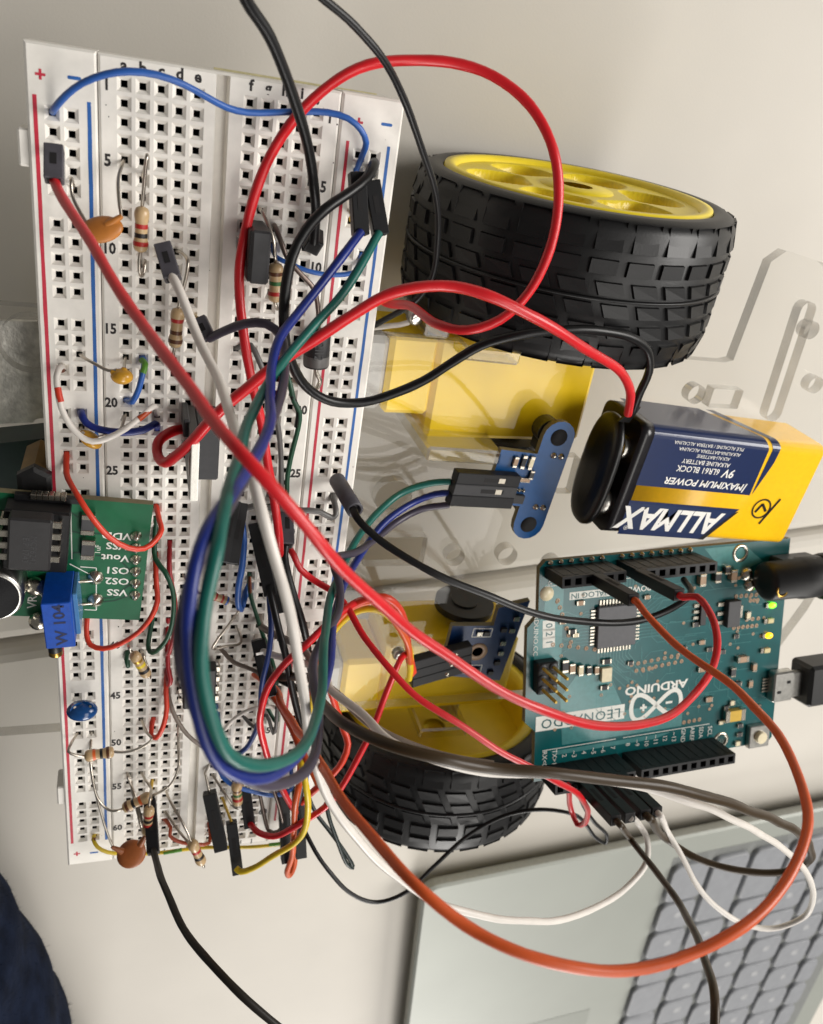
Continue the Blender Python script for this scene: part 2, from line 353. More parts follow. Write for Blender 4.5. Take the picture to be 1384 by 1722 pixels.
# ================================================================== CHASSIS
PT, PB = -10.5, -13.3
car = thing('robot_chassis', 'clear acrylic robot chassis plate with slots and holes between the wheels', 'chassis', (60,-84,PB))
def circ(cx, cy, r, n=20): return [(cx+r*math.cos(2*math.pi*i/n), cy+r*math.sin(2*math.pi*i/n)) for i in range(n)]
def rect(cx, cy, wx, wy, r=0, a=0):
    out = []
    for sx, sy, a0 in ((1,1,0),(-1,1,90),(-1,-1,180),(1,-1,270)):
        for k in range(4 if r else 1):
            t = math.radians(a0+k*30); out.append((sx*(wx/2-r)+r*math.cos(t), sy*(wy/2-r)+r*math.sin(t)))
    ca, sa_ = math.cos(a), math.sin(a)
    return [(cx+x_*ca-y_*sa_, cy+x_*sa_+y_*ca) for x_, y_ in out]
outl = [(-48,-36.0),(124.5,-37.6),(126.6,-37.0),(127.6,-15.5),(130.5,-13)]
for k in range(1, 16):
    a = math.radians(90-k*12); outl.append((131+50*math.cos(a)**1, -84+71*math.sin(a)))
outl += [(130.5,-155),(127.6,-152.5),(126.6,-131),(124,-130.2),(-48,-130.2)]
hol = []
def hpx(px, py, r): p = at(px,py,PT); hol.append(circ(p.x,p.y,r))
hpx(1365,556,2.0); hpx(1372,648,2.0); hpx(1172,664,2.2); hpx(662,838,4.1); hpx(766,938,2.2); hpx(854,936,2.4); hpx(931,953,2.3); hpx(50,580,5.)
p = at(1330,612,PT); hol.append(rect(p.x,p.y,4,28,1.9,math.radians(3)))
p = at(1221,671,PT); hol.append(rect(p.x,p.y,8,4.5,.3))
p = at(665,928,PT); hol.append(rect(p.x,p.y,14,7.4,.5))
p = at(955,800,PT); hol.append(rect(p.x,p.y,4,9,.5))
cu = bpy.data.curves.new('plate', 'CURVE'); cu.dimensions = '2D'; cu.fill_mode = 'BOTH'; cu.extrude = (PT-PB)/2*S
for poly in [outl]+hol:
    sp = cu.splines.new('POLY'); sp.points.add(len(poly)-1); sp.use_cyclic_u = True
    for i, pp in enumerate(poly): sp.points[i].co = (pp[0]*S, pp[1]*S, 0, 1)
co = bpy.data.objects.new('plate', cu); sc.collection.objects.link(co)
me = bpy.data.meshes.new_from_object(co.evaluated_get(bpy.context.evaluated_depsgraph_get())); bpy.data.objects.remove(co)
for v in me.vertices: v.co += W((0,0,(PT+PB)/2))-car.location
me.materials.clear(); me.materials.append(M['acr']); me.materials.append(M['acre'])
for pl in me.polygons: pl.material_index = 0 if abs(pl.normal.z) > .5 else 1
me.name = 'clear_plate'; link('clear_plate', me, car, None)
def bracket(px, py, wx, wy, h):
    c = at(px, py, PT+h*.5); b = MB().box((c.x,c.y,(PB-16+PT+h)/2), (wx/2,wy/2,(PT+h-PB+16)/2), rotz(-.04), .5)
    b.m = [0 if i < 6 else 1 for i in range(len(b.f))]; b.build('motor_bracket', ['acrb','acre'], car)
bracket(824,594,12,3.0,3.6); bracket(774,757,16.5,3.2,6.5); bracket(742,1222,13,3.0,5)
def screw(px, py, z_, r=2.6, parent=None):
    c = at(px, py, z_); bb = MB(); bb.lathe([(r,-1.6),(r,-.5),(r*.8,.1),(r*.45,.25)], c, UZ, 14); bb.box(c+UZ*.2, (r*.6,.25,.2), rotz(.6)); bb.build('screw', 'steel', parent or car)
bracket(735,552,5,3.5,2.0); screw(700,535,-11,1.6); screw(672,1103,-9.6,1.6)
# metal sheet, dark piece, standoff at the left
c4 = [at(*c, -15) for c in ((-40,538),(62,541),(74,560),(77,702),(60,705),(55,711),(-40,714))]
MB().prism([(p.x,p.y) for p in c4], (0,0,-15), AX, -1, 0).build('metal_sheet', 'galv')
tag(sc.objects['metal_sheet'], 'dull galvanised metal sheet showing left of the breadboard', 'metal sheet')
c4 = [at(*c, -22) for c in ((-60,752),(95,735),(95,830),(-60,860))]
o = MB().prism([(p.x,p.y) for p in c4], (0,0,-22), AX, -8, 0).build('dark_piece', 'teald'); tag(o, 'dark teal plastic piece seen under the clear plate above the green board', 'holder')
st = thing('brass_standoff', 'brass standoff with dark nut between clear plate and green sensor board', 'standoff', at(68,775,PT))
c = at(66,778,-6); MB().lathe([(2.5,-4.5),(2.7,-4),(2.7,6),(2.5,6.5)], c, UZ, 6, sm=False).build('post', mat('aged_brass', (128,98,48), .35, .9, var=.25, vs=300), st)
MB().lathe([(2.2,6.5),(3.1,6.7),(3.1,8.1),(2.2,8.3)], c, UZ, 6, sm=False).build('nut', 'blackp', st)
# ------------------------------------------------------------------ wheels and motors
def wheel(cx, cy, ys, yaw, label):
    """cy = outer face, ys = direction of the outer face along the axle"""
    ax = V((math.sin(yaw)*-1, math.cos(yaw), .05*ys))*ys; ax.normalize(); c = V((cx,cy,-22.5)); Wd = 26.; RT = 32.1
    t = thing('wheel', label, 'wheel', (cx, cy-ys*13, TAB), 'robot wheels')
    b = MB()
    prof = [(27.2,0.1),(28.0,.6),(29.8,.5),(31.3,-.3),(RT,-1.8),(RT,-13),(RT,-24.2),(31.3,-25.7),(29.8,-26.6),(28.0,-26.9),(27.2,-26),(27.0,-13)]
    b.lathe(prof+[prof[0]], c, ax, 96)
    X, Y, Z = frame(ax); N = 30
    rowsy = [(-.1,-5.2,0),(-6.3,-9.2,0),(-10.1,-12.8,.25),(-13.9,-16.6,.55),(-17.6,-20.4,.8),(-21.4,-26.2,.8)]
    def pt(r, a, h): return c+Z*h+(X*math.cos(a)+Y*math.sin(a))*r
    for ri, (h0, h1, ph) in enumerate(rowsy):
        for k in range(N):
            a0 = 2*math.pi*(k+ph)/N; a1 = a0+2*math.pi/N*.72; tw = (.012 if ri in (2,3,4) else 0)*2*math.pi
            d = .004
            top = 32.7; lo = RT-.4; e = .25
            t0, t1 = (top, top)
            if ri == 0: t0 = 31.3
            if ri == 5: t1 = 31.3
            ts = 2*math.pi/N*.16 if ri in (2,3,4) else 0
            vs = [pt(lo,a0-d,h0),pt(lo,a1+d,h0),pt(lo,a1+d+ts,h1),pt(lo,a0-d+ts,h1),pt(t0,a0,h0-e),pt(t0,a1,h0-e),pt(t1,a1+ts,h1+e),pt(t1,a0+ts,h1+e)]
            b.add(vs, [(4,5,6,7),(0,1,5,4),(1,2,6,5),(2,3,7,6),(3,0,4,7)], 0)
    # fine lip rings
    b.lathe([(RT,-13.05),(RT+.7,-13.15),(RT+.7,-13.5),(RT,-13.6)], c, ax, 96, cap=False)
    tl = b.build('tyre', 'tyre', t)
    b = MB()
    b.lathe([(27.1,-.2),(26.9,.7),(25.4,.8),(24.6,.1),(24.2,-1.5),(23.4,-13),(23.4,-24),(25.,-25.5),(27.,-25.5),(27.05,-13),(27.1,-.2)], c, ax, 72)
    b.lathe([(3.2,.2),(7.4,.0),(7.8,-1),(7.8,-12),(3.2,-12)], c, ax, 24, cap=False)
    rm = b.build('rim', 'rim', t)
    for side in (0, 1):                                    # spoke discs with rounded openings
        pass
    b = MB(); Zo = -.3; na, nr = 240, 18; nh = 6
    def hole(rr, a):                                       # rounded window between two spokes
        th = (a % (2*math.pi/nh))-math.pi/nh; u = th*rr/6.6; v_ = (rr-16.4)/5.8
        return abs(u)**2.6+abs(v_)**2.6
    # front face as a polar grid whose windows are pulled down into dished pockets
    grid = []
    for i in range(na):
        a = 2*math.pi*i/na+.35; row = []
        for j in range(nr*3+1):
            rr = 7.4+(24.4-7.4)*j/(nr*3); k_ = hole(rr, a-.35); dep = 0 if k_ > 1.1 else min(1, (1.1-k_)/.3); dep = dep*dep*(3-2*dep)
            row.append(c+Z*(Zo-5.5*dep)+(X*math.cos(a)+Y*math.sin(a))*rr)
        grid.append(row)
    nj = nr*3+1; vs = [p for row in grid for p in row]
    b.add(vs, [(i*nj+j, i*nj+j+1, ((i+1)%na)*nj+j+1, ((i+1)%na)*nj+j) for i in range(na) for j in range(nj-1)], 0, True)
    b.lathe([(8.8,0),(23.5,0)], c+Z*(-12.8), ax, 48, cap=False); b.lathe([(23.5,-.9),(3.0,-.9)], c+Z*(-12.8), ax, 48, cap=False)
    b.build('spokes', 'rim', t)
    return t
wheel(85.6, -7.2, 1, .015, 'near robot wheel with yellow rim and black treaded tyre, beside the top of the breadboard')
wheel(80.5, -163.5, -1, .03, 'far robot wheel mostly behind brown wire, under the teal controller board')
def motor(cy, ys, xe, label, dx=0):
    """TT gear motor lying along X; axle points along ys"""
    t = thing('gear_motor', label, 'motor', (60+dx, cy, -32.5), 'yellow gear motors')
    b = MB(); zt, zb = PB-.25, PB-19
    zc = (zt+zb)/2; hz = (zt-zb)/2
    b.box(((59+xe)/2+dx, cy, zc), ((xe-59)/2, 10.8, hz), None, 1.0)
    b.box((54.2+dx, cy+ys*2.4, zc), (5.1, 8.3, hz-.35), None, 1.0)
    b.lathe([(3.2,10.6),(3.2,12.2)], (xe-11+dx, cy, zc), (0,ys,0), 16)
    b.build('gearbox', 'motor', t)
    b = MB(); b.box((45.6+dx, cy+ys*2.4, zc), (4., 7.9, hz-.6), None, 1.6); b.build('end_cap', mat('grey_nylon', (176,174,170), .4), t)
    b = MB(); out = []
    for k in range(24):
        a = 2*math.pi*k/24; out.append((max(-7.6,min(7.6,10*math.cos(a))), 8.4*math.sin(a)))
    b.prism(out, (39.5+dx, cy+ys*2.4, zc), (UY, UZ, UX), -18, 0, sm=True); b.build('motor_can', 'can', t)
    b = MB(); b.lathe([(2.7,0),(2.7,22)], (xe-11+dx, cy, zc), (0,ys,0), 14); b.build('axle', 'whitep', t)
    # slotted encoder disc on the inner side
    b = MB(); dc = V((xe-11+dx-1.5, cy-ys*14.5, zc-1)); out = []
    for k in range(40):
        for dr in ((7.6,0),(7.6,.5)):
            a = 2*math.pi*(k+dr[1])/40; out.append((dr[0]*math.cos(a), dr[0]*math.sin(a)))
    b.prism(out, dc, (UX, UZ, UY), -.9, .9); b.lathe([(3.4,-1.3),(3.4,1.3)], dc, UY, 14); b.build('encoder_disc', 'blackp', t)
    return t
motor(-48.3, 1, 95.5, 'yellow gear motor under the clear plate beside the near wheel')
motor(-124, -1, 94, 'yellow gear motor under the clear plate below the red wires')
# motor leads at the near motor (white loop) 
b = MB(); b.tube(smooth([(622,552,-16),(655,548,-14),(685,543,-13.6),(697,530,-14),(690,515,-15)]), .55); o = b.build('motor_lead', 'white'); tag(o, 'short white lead looping beside the near yellow motor', 'wire')
# ================================================================== BREADBOARD
bbd = thing('breadboard', 'long white solderless breadboard with red and blue rail lines, full of wires', 'breadboard', (14,-78,-9))
def strip(name, x0, x1, y0, y1, blocks, groove=None):
    """plastic bar whose top carries blocks of sunken sockets; blocks = (columns, rows)"""
    b = MB(); e = .35
    xs = []
    for cols, rws in blocks: pass
    X0, X1, Y0, Y1 = x0+e, x1-e, y0+e, y1-e
    quad = lambda a, c, d, f_, z_=0, mi=0: b.add([(a,d,z_),(c,d,z_),(c,f_,z_),(a,f_,z_)], [(0,1,2,3)], mi)
    colsets = []
    for cols, rws in blocks:
        if cols not in colsets: colsets.append(cols)
    cur = X0
    segs = []
    for cols in colsets: segs.append((cols, cols[0]-P/2, cols[-1]+P/2))
    for cols, a, c in segs:
        if a > cur:
            if groove and cur < groove[0] < a:
                quad(cur, groove[0], Y0, Y1); quad(groove[1], a, Y0, Y1)
                gz = -2.2
                b.add([(groove[0],Y0,0),(groove[0]+.25,Y0,gz),(groove[1]-.25,Y0,gz),(groove[1],Y0,0),(groove[0],Y1,0),(groove[0]+.25,Y1,gz),(groove[1]-.25,Y1,gz),(groove[1],Y1,0)],
                      [(0,1,5,4),(1,2,6,5),(2,3,7,6)], 0)
            else: quad(cur, a, Y0, Y1)
        yc = Y1
        for cl, rws in blocks:
            if cl != cols: continue
            yt = -(rws[0]-1)*P+P/2; yb = -(rws[-1]-1)*P-P/2
            if yc > yt+1e-6: quad(a, c, yt, yc)
            b.holes([(cx, -(r_-1)*P) for cx in cols for r_ in rws], (0,0,0), AX, P, 2.0, .92, .62, 6)
            yc = yb
        quad(a, c, Y0, yc); cur = c
    quad(cur, X1, Y0, Y1)
    t = [(X0,Y0,0),(X1,Y0,0),(X1,Y1,0),(X0,Y1,0)]; u = [(x0,y0,-e),(x1,y0,-e),(x1,y1,-e),(x0,y1,-e)]; d = [(p[0],p[1],-8.6) for p in u]
    b.add(t+u+d, [(4+i, 4+(i+1)%4, (i+1)%4, i) for i in range(4)]+[(8+i, 8+(i+1)%4, 4+(i+1)%4, 4+i) for i in range(4)]+[(11,10,9,8)], 0)
    return b.build(name, ['board','shaft'], bbd)
YT, YB = 3.6, -160.7
R63 = tuple(range(1,64)); GR = [tuple(range(3+6*k, 8+6*k)) for k in range(10)]
strip('terminal_strip', -3.5, 31.45, YB+.2, YT-.1, [(tuple(i*P for i in range(5)), R63), (tuple((7+i)*P for i in range(5)), R63)], (12.75,14.75))
strip('rail_strip', -13.0, -3.62, YB, YT, [((-9.7,-7.16), g) for g in GR])
strip('rail_strip', 31.57, 41.5, YB, YT, [((35.1,37.64), g) for g in GR])
b = MB().box((14,-78.5,-9.2), (26.6,81.9,.55)); b.box((26,2.9,-9.1), (13,.9,.4)); b.build('foam_backing', 'foam', bbd)
for xx, yy in ((-13.6,-10.2),(-13.6,-139.5)): MB().box((xx,yy,-3.5), (.9,2.6,2.8), None, .3).build('side_tab', 'board', bbd)
def line(x_, y0, y1, m_, w_=.75):
    n = 40; b = MB(); L = []; Rr = []
    for i in range(n+1):
        yy = y0+(y1-y0)*i/n; L.append((x_-w_/2+random.uniform(-.03,.03), yy, .03)); Rr.append((x_+w_/2+random.uniform(-.03,.03), yy, .03))
    b.add(L+Rr, [(i, n+1+i, n+2+i, i+1) if y1 > y0 else (i, i+1, n+2+i, n+1+i) for i in range(n)]); b.build('printed_line', m_, bbd)
line(-11.85, -3.0, -153.6, 'redink', .56); line(-4.75, -3.0, -153.6, 'blueink', .56); line(33.1, -3.2, -153.6, 'redink', .52); line(39.8, -3.2, -153.6, 'blueink', .52)
TZ = V((0,0,.035))
def lab(s_, x_, y_, size, m_='ink', bold=.012, rot=0, sx=1): text('printed_mark', s_, size, V((x_,y_,0))+TZ, UX, UY, m_, bbd, bold, sx=sx)
for xx in (-11.0, 34.5):
    for yy, rr in ((-.5,0),(-157.2,0)): lab('+', xx, yy, 1.75, 'redink', .03)
for xx, yy in ((-6.6,-.2),(39,-.1),(-7.4,-157.3),(39,-157.3)):
    MB().prism(rect(xx,yy,1.8,.45,.2), (0,0,0), AX, .01, .035).build('printed_mark', 'blueink', bbd)
for c_ in 'abcdefghij':
    lab(c_, COL[c_], 2.35, 1.45, bold=.035); lab(c_, COL[c_], -159.6, 1.2, bold=.03)
for n_ in [1]+list(range(5,61,5)):
    lab(str(n_), -2.35, -(n_-1)*P-.35, 1.6, bold=.035, sx=.86); lab(str(n_), 29.95, -(n_-1)*P-.35, 1.6, bold=.035, sx=.86)
b = MB(); rq = random.Random(11)
for _ in range(46):
    xx, yy, rr = rq.choice((rq.uniform(-12,-4), rq.uniform(-3,-1.6), rq.uniform(12,16), rq.uniform(29,32), rq.uniform(38,41))), rq.uniform(-158,2), rq.uniform(.05,.14)
    b.ell((xx,yy,.02), (rr,rr*rq.uniform(.6,1.6),.05), None, 6)
o = b.build('dirt_speck', 'ink', bbd); o['kind'] = 'stuff'
# ================================================================== BATTERY
BT = 5.2; b0 = at(1066, 706, BT); b1 = at(1062, 905, BT)
bx, by, bz = rotz(math.radians(-4.2)); BO = at(1083, 716, BT)     # top left corner of the label face
bw = 25.0; bl = 47.6; bh = 15.6
bat = thing('block_battery', 'blue and yellow nine volt block battery lying on the clear plate, label up', 'battery', BO+bx*24-by*13-UZ*bh)
def BP(u, v_, w_=0): return BO+bx*u-by*v_+UZ*w_
def bout(r, n=5, g=0):      # rounded cross section in (v, w)
    out = []
    for cx, cy, a0 in ((bw-r,-r,0),(r,-r,90),(r,-bh+r,180),(bw-r,-bh+r,270)):
        for k in range(n+1):
            a = math.radians(a0+90*k/n); out.append((cx+(r+g)*math.cos(a), cy+(r+g)*math.sin(a)))
    return out
sec = bout(2.2)
bxs = (-by, UZ, bx)
def shell(u0, u1, mname, g=0, name='label_wrap', fu=None):
    b = MB(); o_ = bout(2.2, 5, g); n = len(o_)
    v0 = [BP(u0,v_,w_) for v_,w_ in o_]; v1 = [BP(fu(v_,w_) if fu else u1,v_,w_) for v_,w_ in o_]
    b.add(v0+v1, [((i+1)%n, i, n+i, n+(i+1)%n) for i in range(n)]+[list(range(n)), list(range(2*n-1,n-1,-1))], 0, False)
    for i in range(n): b.s[i] = True
    return b.build(name, mname, bat)
shell(.4, bl, 'byel', 0, 'battery_case'); shell(0, 3.4, 'bblk', .05, 'end_band')
# printed navy fields follow the top face and wrap round the near edge
def patch(pts, mname, h, name='printed_field'):
    """pts in (u, v); v < 0 wraps down the near side"""
    def fold(u, v_):
        if v_ >= 2.2: return BP(u, v_, h)
        L = 2.2*math.pi/2; s_ = 2.2-v_
        if s_ <= L: a = s_/2.2; return BP(u, 2.2-(2.2+h)*math.sin(a), -2.2+(2.2+h)*math.cos(a))
        return BP(u, -h, -2.2-(s_-L))
    b = MB(); n = 24; vals = [p[1] for p in pts]
    lo, hi = min(vals), max(vals)
    rowsv = sorted(set([lo+(hi-lo)*i/n for i in range(n+1)]+[min(max(2.2-2.2*math.pi/2*i/6, lo), hi) for i in range(7)]))
    def span(v_):
        xs = []
        for i in range(len(pts)):
            (u0,v0),(u1,v1) = pts[i], pts[(i+1)%len(pts)]
            if abs(v1-v0) < 1e-9: 
                if abs(v0-v_) < 1e-6: xs += [u0,u1]
            elif min(v0,v1)-1e-9 <= v_ <= max(v0,v1)+1e-9: xs.append(u0+(u1-u0)*(v_-v0)/(v1-v0))
        return min(xs), max(xs)
    vs = []
    for v_ in rowsv:
        a, c = span(v_); vs += [fold(a,v_), fold(c,v_)]
    b.add(vs, [(2*i, 2*i+2, 2*i+3, 2*i+1) for i in range(len(rowsv)-1)], 0); return b.build(name, mname, bat)
patch([(3.2,-15),(3.2,13.0),(32.8,13.0),(32.6,2.0),(30.5,-2.5),(27,-9),(24,-15)], 'bnavy', .06)
patch([(33.3,12.9),(33.6,1.8),(31.5,-3),(28.5,-9),(26,-15),(28.4,-15),(31,-9),(33.4,-3.5),(35.6,1.2),(35.4,5)], 'bnavy', .06)
patch([(3.2,16.6),(31.8,16.6),(24.4,24.7),(3.2,24.7)], 'bnavy', .06)
patch([(3.6,17.2),(30.4,17.2),(24.9,23.3),(3.6,23.3)], 'bglare', .075)  # paler navy copy over the field, glare put into the colour
patch([(31.9,17.2),(25.6,24.8),(24.2,24.8),(30.9,17.5)], 'bblk', .07)
BX, BY = -bx, by*-1                                         # lettering runs the other way up
def bt(s_, u, v_, size, bold=.01, sx=1, mt='bwht', shear=0): text('printed_lettering', s_, size, BP(u,v_,.1), BX, BY, mt, bat, bold, sx=sx, shear=shear)
bt('MAXIMUM POWER', 20.0, 11.2, 1.5, .02, 1.12, shear=.2)
bt('/', 30.5, 11.3, 2.0, .02)
bt('9V', 25.0, 8.3, 1.9, .02, shear=.15); bt('6LR61 BLOCK', 16.9, 8.2, 1.35, .008, .92)
bt('ALKALINE BATTERY', 18.2, 6.5, .95, .006, 1); bt('ALKALI-BATTERIE', 19.4, 5.1, .75, 0, 1); bt('ALKALINA-BATTERIA ALCALINA', 18.0, 3.9, .75, 0, 1); bt('PILE ALCALINE / BATERIA ALCALINA', 17.3, 2.6, .75, 0, 1)
text('printed_lettering', 'ALLMAX', 5.0, BP(15.6,20.3,.11), BX, BY, 'bwht', bat, .03, sx=.92, shear=.28)
bt('®', 4.6, 23.0, 1.0, 0)
b = MB(); k0 = BP(37.6,16.0,.08); o_ = []                     # round battery emblem with a tick
b.add([k0+bx*(2.5*math.cos(a))+by*(2.5*math.sin(a)) for a in (2*math.pi*i/28 for i in range(28))]+[k0+bx*(2.1*math.cos(a))+by*(2.1*math.sin(a)) for a in (2*math.pi*i/28 for i in range(28))], [(i,(i+1)%28,28+(i+1)%28,28+i) for i in range(28)])
for a_, c_ in (((-1.3,-1.0),(-.2,1.2)),((-.2,1.2),(1.5,-.6))):
    p0, p1 = k0+bx*a_[0]+by*a_[1], k0+bx*c_[0]+by*c_[1]; d_ = (p1-p0).normalized(); nn = V((-d_.y,d_.x,0))*.3
    b.add([p0-nn,p1-nn,p1+nn,p0+nn], [(0,1,2,3)])
p0, p1 = BP(41.6,13.2,.08), BP(38.8,19.8,.08); d_ = (p1-p0).normalized(); nn = V((-d_.y,d_.x,0))*.28
b.add([p0-nn,p1-nn,p1+nn,p0+nn], [(0,1,2,3)]); b.build('printed_emblem', 'bblk', bat)
# snap terminals and the vinyl clip
for v_, r_ in ((6.5,2.6),(19,3.1)):
    MB().lathe([(r_,0),(r_,2.2),(r_*.8,2.6),(r_*.6,2.4)], BP(.2,v_,-4.2), -bx, 18).build('terminal', 'steel', bat)
clip = thing('battery_clip', 'soft black vinyl snap clip on the end of the block battery', 'battery clip', BP(-4,13,-bh))
b = MB(); rings = []; n = 36
def stad(g, hw, hh):
    out = []
    for i in range(n):
        a = 2*math.pi*i/n; c_, s_ = math.cos(a), math.sin(a)
        out.append(((abs(c_)**.75*(1 if c_ > 0 else -1))*(hw+g), (abs(s_)**.8*(1 if s_ > 0 else -1))*(hh+g)))
    return out
lay = [(-2.0,-.9),(-2.1,-.2),(-2.3,0),(-3.2,0),(-3.7,-.5),(-4.0,-1.8),(-4.1,-4.0)]
vs = []
for u, g in lay: vs += [BP(u,12.9+o_[0],-6.4+o_[1]) for o_ in stad(g,12.6,6.2)]
k = len(lay)
b.add(vs, [(i*n+j, i*n+(j+1)%n, (i+1)*n+(j+1)%n, (i+1)*n+j) for i in range(k-1) for j in range(n)], 0, True)
b.add(vs[:n], [list(range(n))[::-1]]); b.add(vs[-n:], [list(range(n))]); b.build('vinyl_cap', 'vinyl', clip)
b = MB(); b.add([BP(-4,.8,-3),BP(-1.4,.8,-3),BP(-1.8,-3.6,-.6),BP(-3.2,-2.6,-.8),BP(-4,.8,-3.6),BP(-1.4,.8,-3.6),BP(-1.8,-3.5,-1.0),BP(-3.2,-2.5,-1.2)],
   [(0,1,2,3),(7,6,5,4),(0,4,5,1),(1,5,6,2),(2,6,7,3),(3,7,4,0)]); b.build('vinyl_flap', 'vinyl', clip)
for v_, r_ in ((6.5,3.1),(19,2.6)): MB().lathe([(r_,0),(r_,.8),(r_*.7,1)], BP(-2.3,v_,-4.2), bx, 16).build('snap', 'brass', clip)
# ================================================================== CONTROLLER BOARD (tilted, resting on the plate edge)
AR = Matrix(((-0.997022798,0.074999189,-0.01790702),(-0.076963047,-0.953749209,0.290584129),(0.004714768,0.29109718,0.956681871))); AT = V((151.3863,-77.0638,-1.6877))
ax_, ay_, az_ = (V((AR[0][i],AR[1][i],AR[2][i])) for i in range(3)); AA = (ax_, ay_, az_)
def A(x_, y_, z_=1.6): return AT+ax_*x_+ay_*y_+az_*z_
def apx(px, py, h=1.6):                 # pixel -> board coordinates at height h
    d = ray(px, py); o_ = A(0,0,h); t = (o_-CAM).dot(az_)/d.dot(az_); p = CAM+d*t-o_; return p.dot(ax_), p.dot(ay_)
ar = thing('controller_board', 'teal microcontroller board with black pin headers and lit green and yellow lights', 'circuit board', A(34,26,0))
outl = [(0,0),(64.5,0),(66,1.5),(66,12.6),(68.6,15.2),(68.6,38),(66,40.6),(66,53.3),(1.2,53.3),(0,52.2)]
ob = MB(); ob.prism(outl, A(0,0,0), AA, 0, 1.6, 0, 1); ob.build('board', ['pcbt','fr4'], ar)
# lighter copper pour regions and traces under the mask
def apoly(pts, h, mname, name, par=ar):
    b = MB(); n_ = len(pts); b.prism(pts, A(0,0,0), AA, 1.6, 1.6+h); return b.build(name, mname, par)
for pp in ([(64.6,5.5),(64.6,12),(66.8,16),(66.8,30),(60,30),(60,5.5)], [(60,33),(59,45),(27,45),(27,41),(35,38.6),(43,38.6),(48,28),(56,28)], [(24,0.6),(13,.6),(7.5,5),(14,7.5),(20,5)]): apoly(pp, .03, 'pcbt2', 'copper_pour')
b = MB(); rnd = random.Random(3)
def seg(p0, p1, w_=.16):
    a = V((p0[0],p0[1],0)); c = V((p1[0],p1[1],0)); d = (c-a); 
    if d.length < .05: return
    d.normalize(); nn = V((-d.y,d.x,0))*w_/2
    b.add([A(k.x,k.y,1.65) for k in (a-nn,c-nn,c+nn,a+nn)], [(0,1,2,3)])
mcu = apx(1036,1052,2.2); mx, my = mcu
for side in range(4):
    for k in range(11):
        t_ = (k-5)*.8
        if side == 0: p0 = (mx-6.2,my+t_); p1 = (mx-8-k*.35,my+t_); p2 = (p1[0]-2-rnd.random()*4, p1[1]+rnd.choice((-1,1))*(2+rnd.random()*2)); p3 = (p2[0]-rnd.random()*8, p2[1])
        elif side == 1: p0 = (mx+6.2,my+t_); p1 = (mx+7.5+k*.3,my+t_); p2 = (p1[0]+1.5+rnd.random()*3,p1[1]+rnd.choice((-1,1))*2); p3 = (p2[0]+rnd.random()*3,p2[1])
        elif side == 2: p0 = (mx+t_,my+6.2); p1 = (mx+t_,my+7.5+k*.3); p2 = (p1[0]-2-rnd.random()*3,p1[1]+2+rnd.random()*2); p3 = (p2[0]-4*rnd.random(),p2[1]+2)
        else: p0 = (mx+t_,my-6.2); p1 = (mx+t_,my-7-k*.1); p2 = (p1[0]-1,p1[1]-1.5); p3 = (p2[0],p2[1]-2)
        seg(p0,p1); seg(p1,p2); seg(p2,p3)
for k in range(46):
    x0, y0 = rnd.uniform(4,46), rnd.uniform(8,44); L_ = rnd.uniform(2,9); s_ = rnd.choice((-1,1))
    seg((x0,y0),(x0+L_,y0)); seg((x0+L_,y0),(x0+L_+1.6,y0+1.6*s_)); seg((x0+L_+1.6,y0+1.6*s_),(x0+L_+1.6,y0+(1.6+rnd.uniform(1,4))*s_))
o = b.build('trace', 'trace', ar); o['kind'] = 'stuff'
b = MB()
for k in range(70):
    x0, y0 = rnd.uniform(4,62), rnd.uniform(7,45); b.lathe([(.42,.02),(.42,.06),(.2,.06),(.2,.0)], A(x0,y0,1.6), az_, 10)
o = b.build('via', 'cer', ar); o['kind'] = 'stuff'
def header(x0, n_, yc):
    b = MB(); x1 = x0+n_*P
    cells = [(x0+P*(i+.5), yc) for i in range(n_)]
    b.holes(cells, A(0,0,10.1), AA, P, 1.5, 1.3, .25, 6)
    c = [(x0,yc-P/2),(x1,yc-P/2),(x1,yc+P/2),(x0,yc+P/2)]
    b.add([A(p[0],p[1],10.1) for p in c]+[A(p[0],p[1],1.6) for p in c], [(4+i,4+(i+1)%4,(i+1)%4,i) for i in range(4)], 0)
    for i in range(n_):                     # moulding ribs on both long walls
        for sg in (-1,1): b.box(A(x0+P*(i+.5), yc+sg*(P/2+.02), 5.5), (.5,.06,3.6), AA)
    b.build('pin_socket', ['plug','shaft'], ar)
header(26.67,8,2.54); header(49.53,6,2.54); header(17.526,10,50.8); header(44.45,8,50.8)
b = MB()
for i in range(14): b.lathe([(.62,.0),(.45,.5),(.2,.7)], A(27.94+i*P+(2.5 if i > 7 else 0), .55, 1.6), az_, 8)
o = b.build('solder_joint', 'solder', ar); o['kind'] = 'stuff'
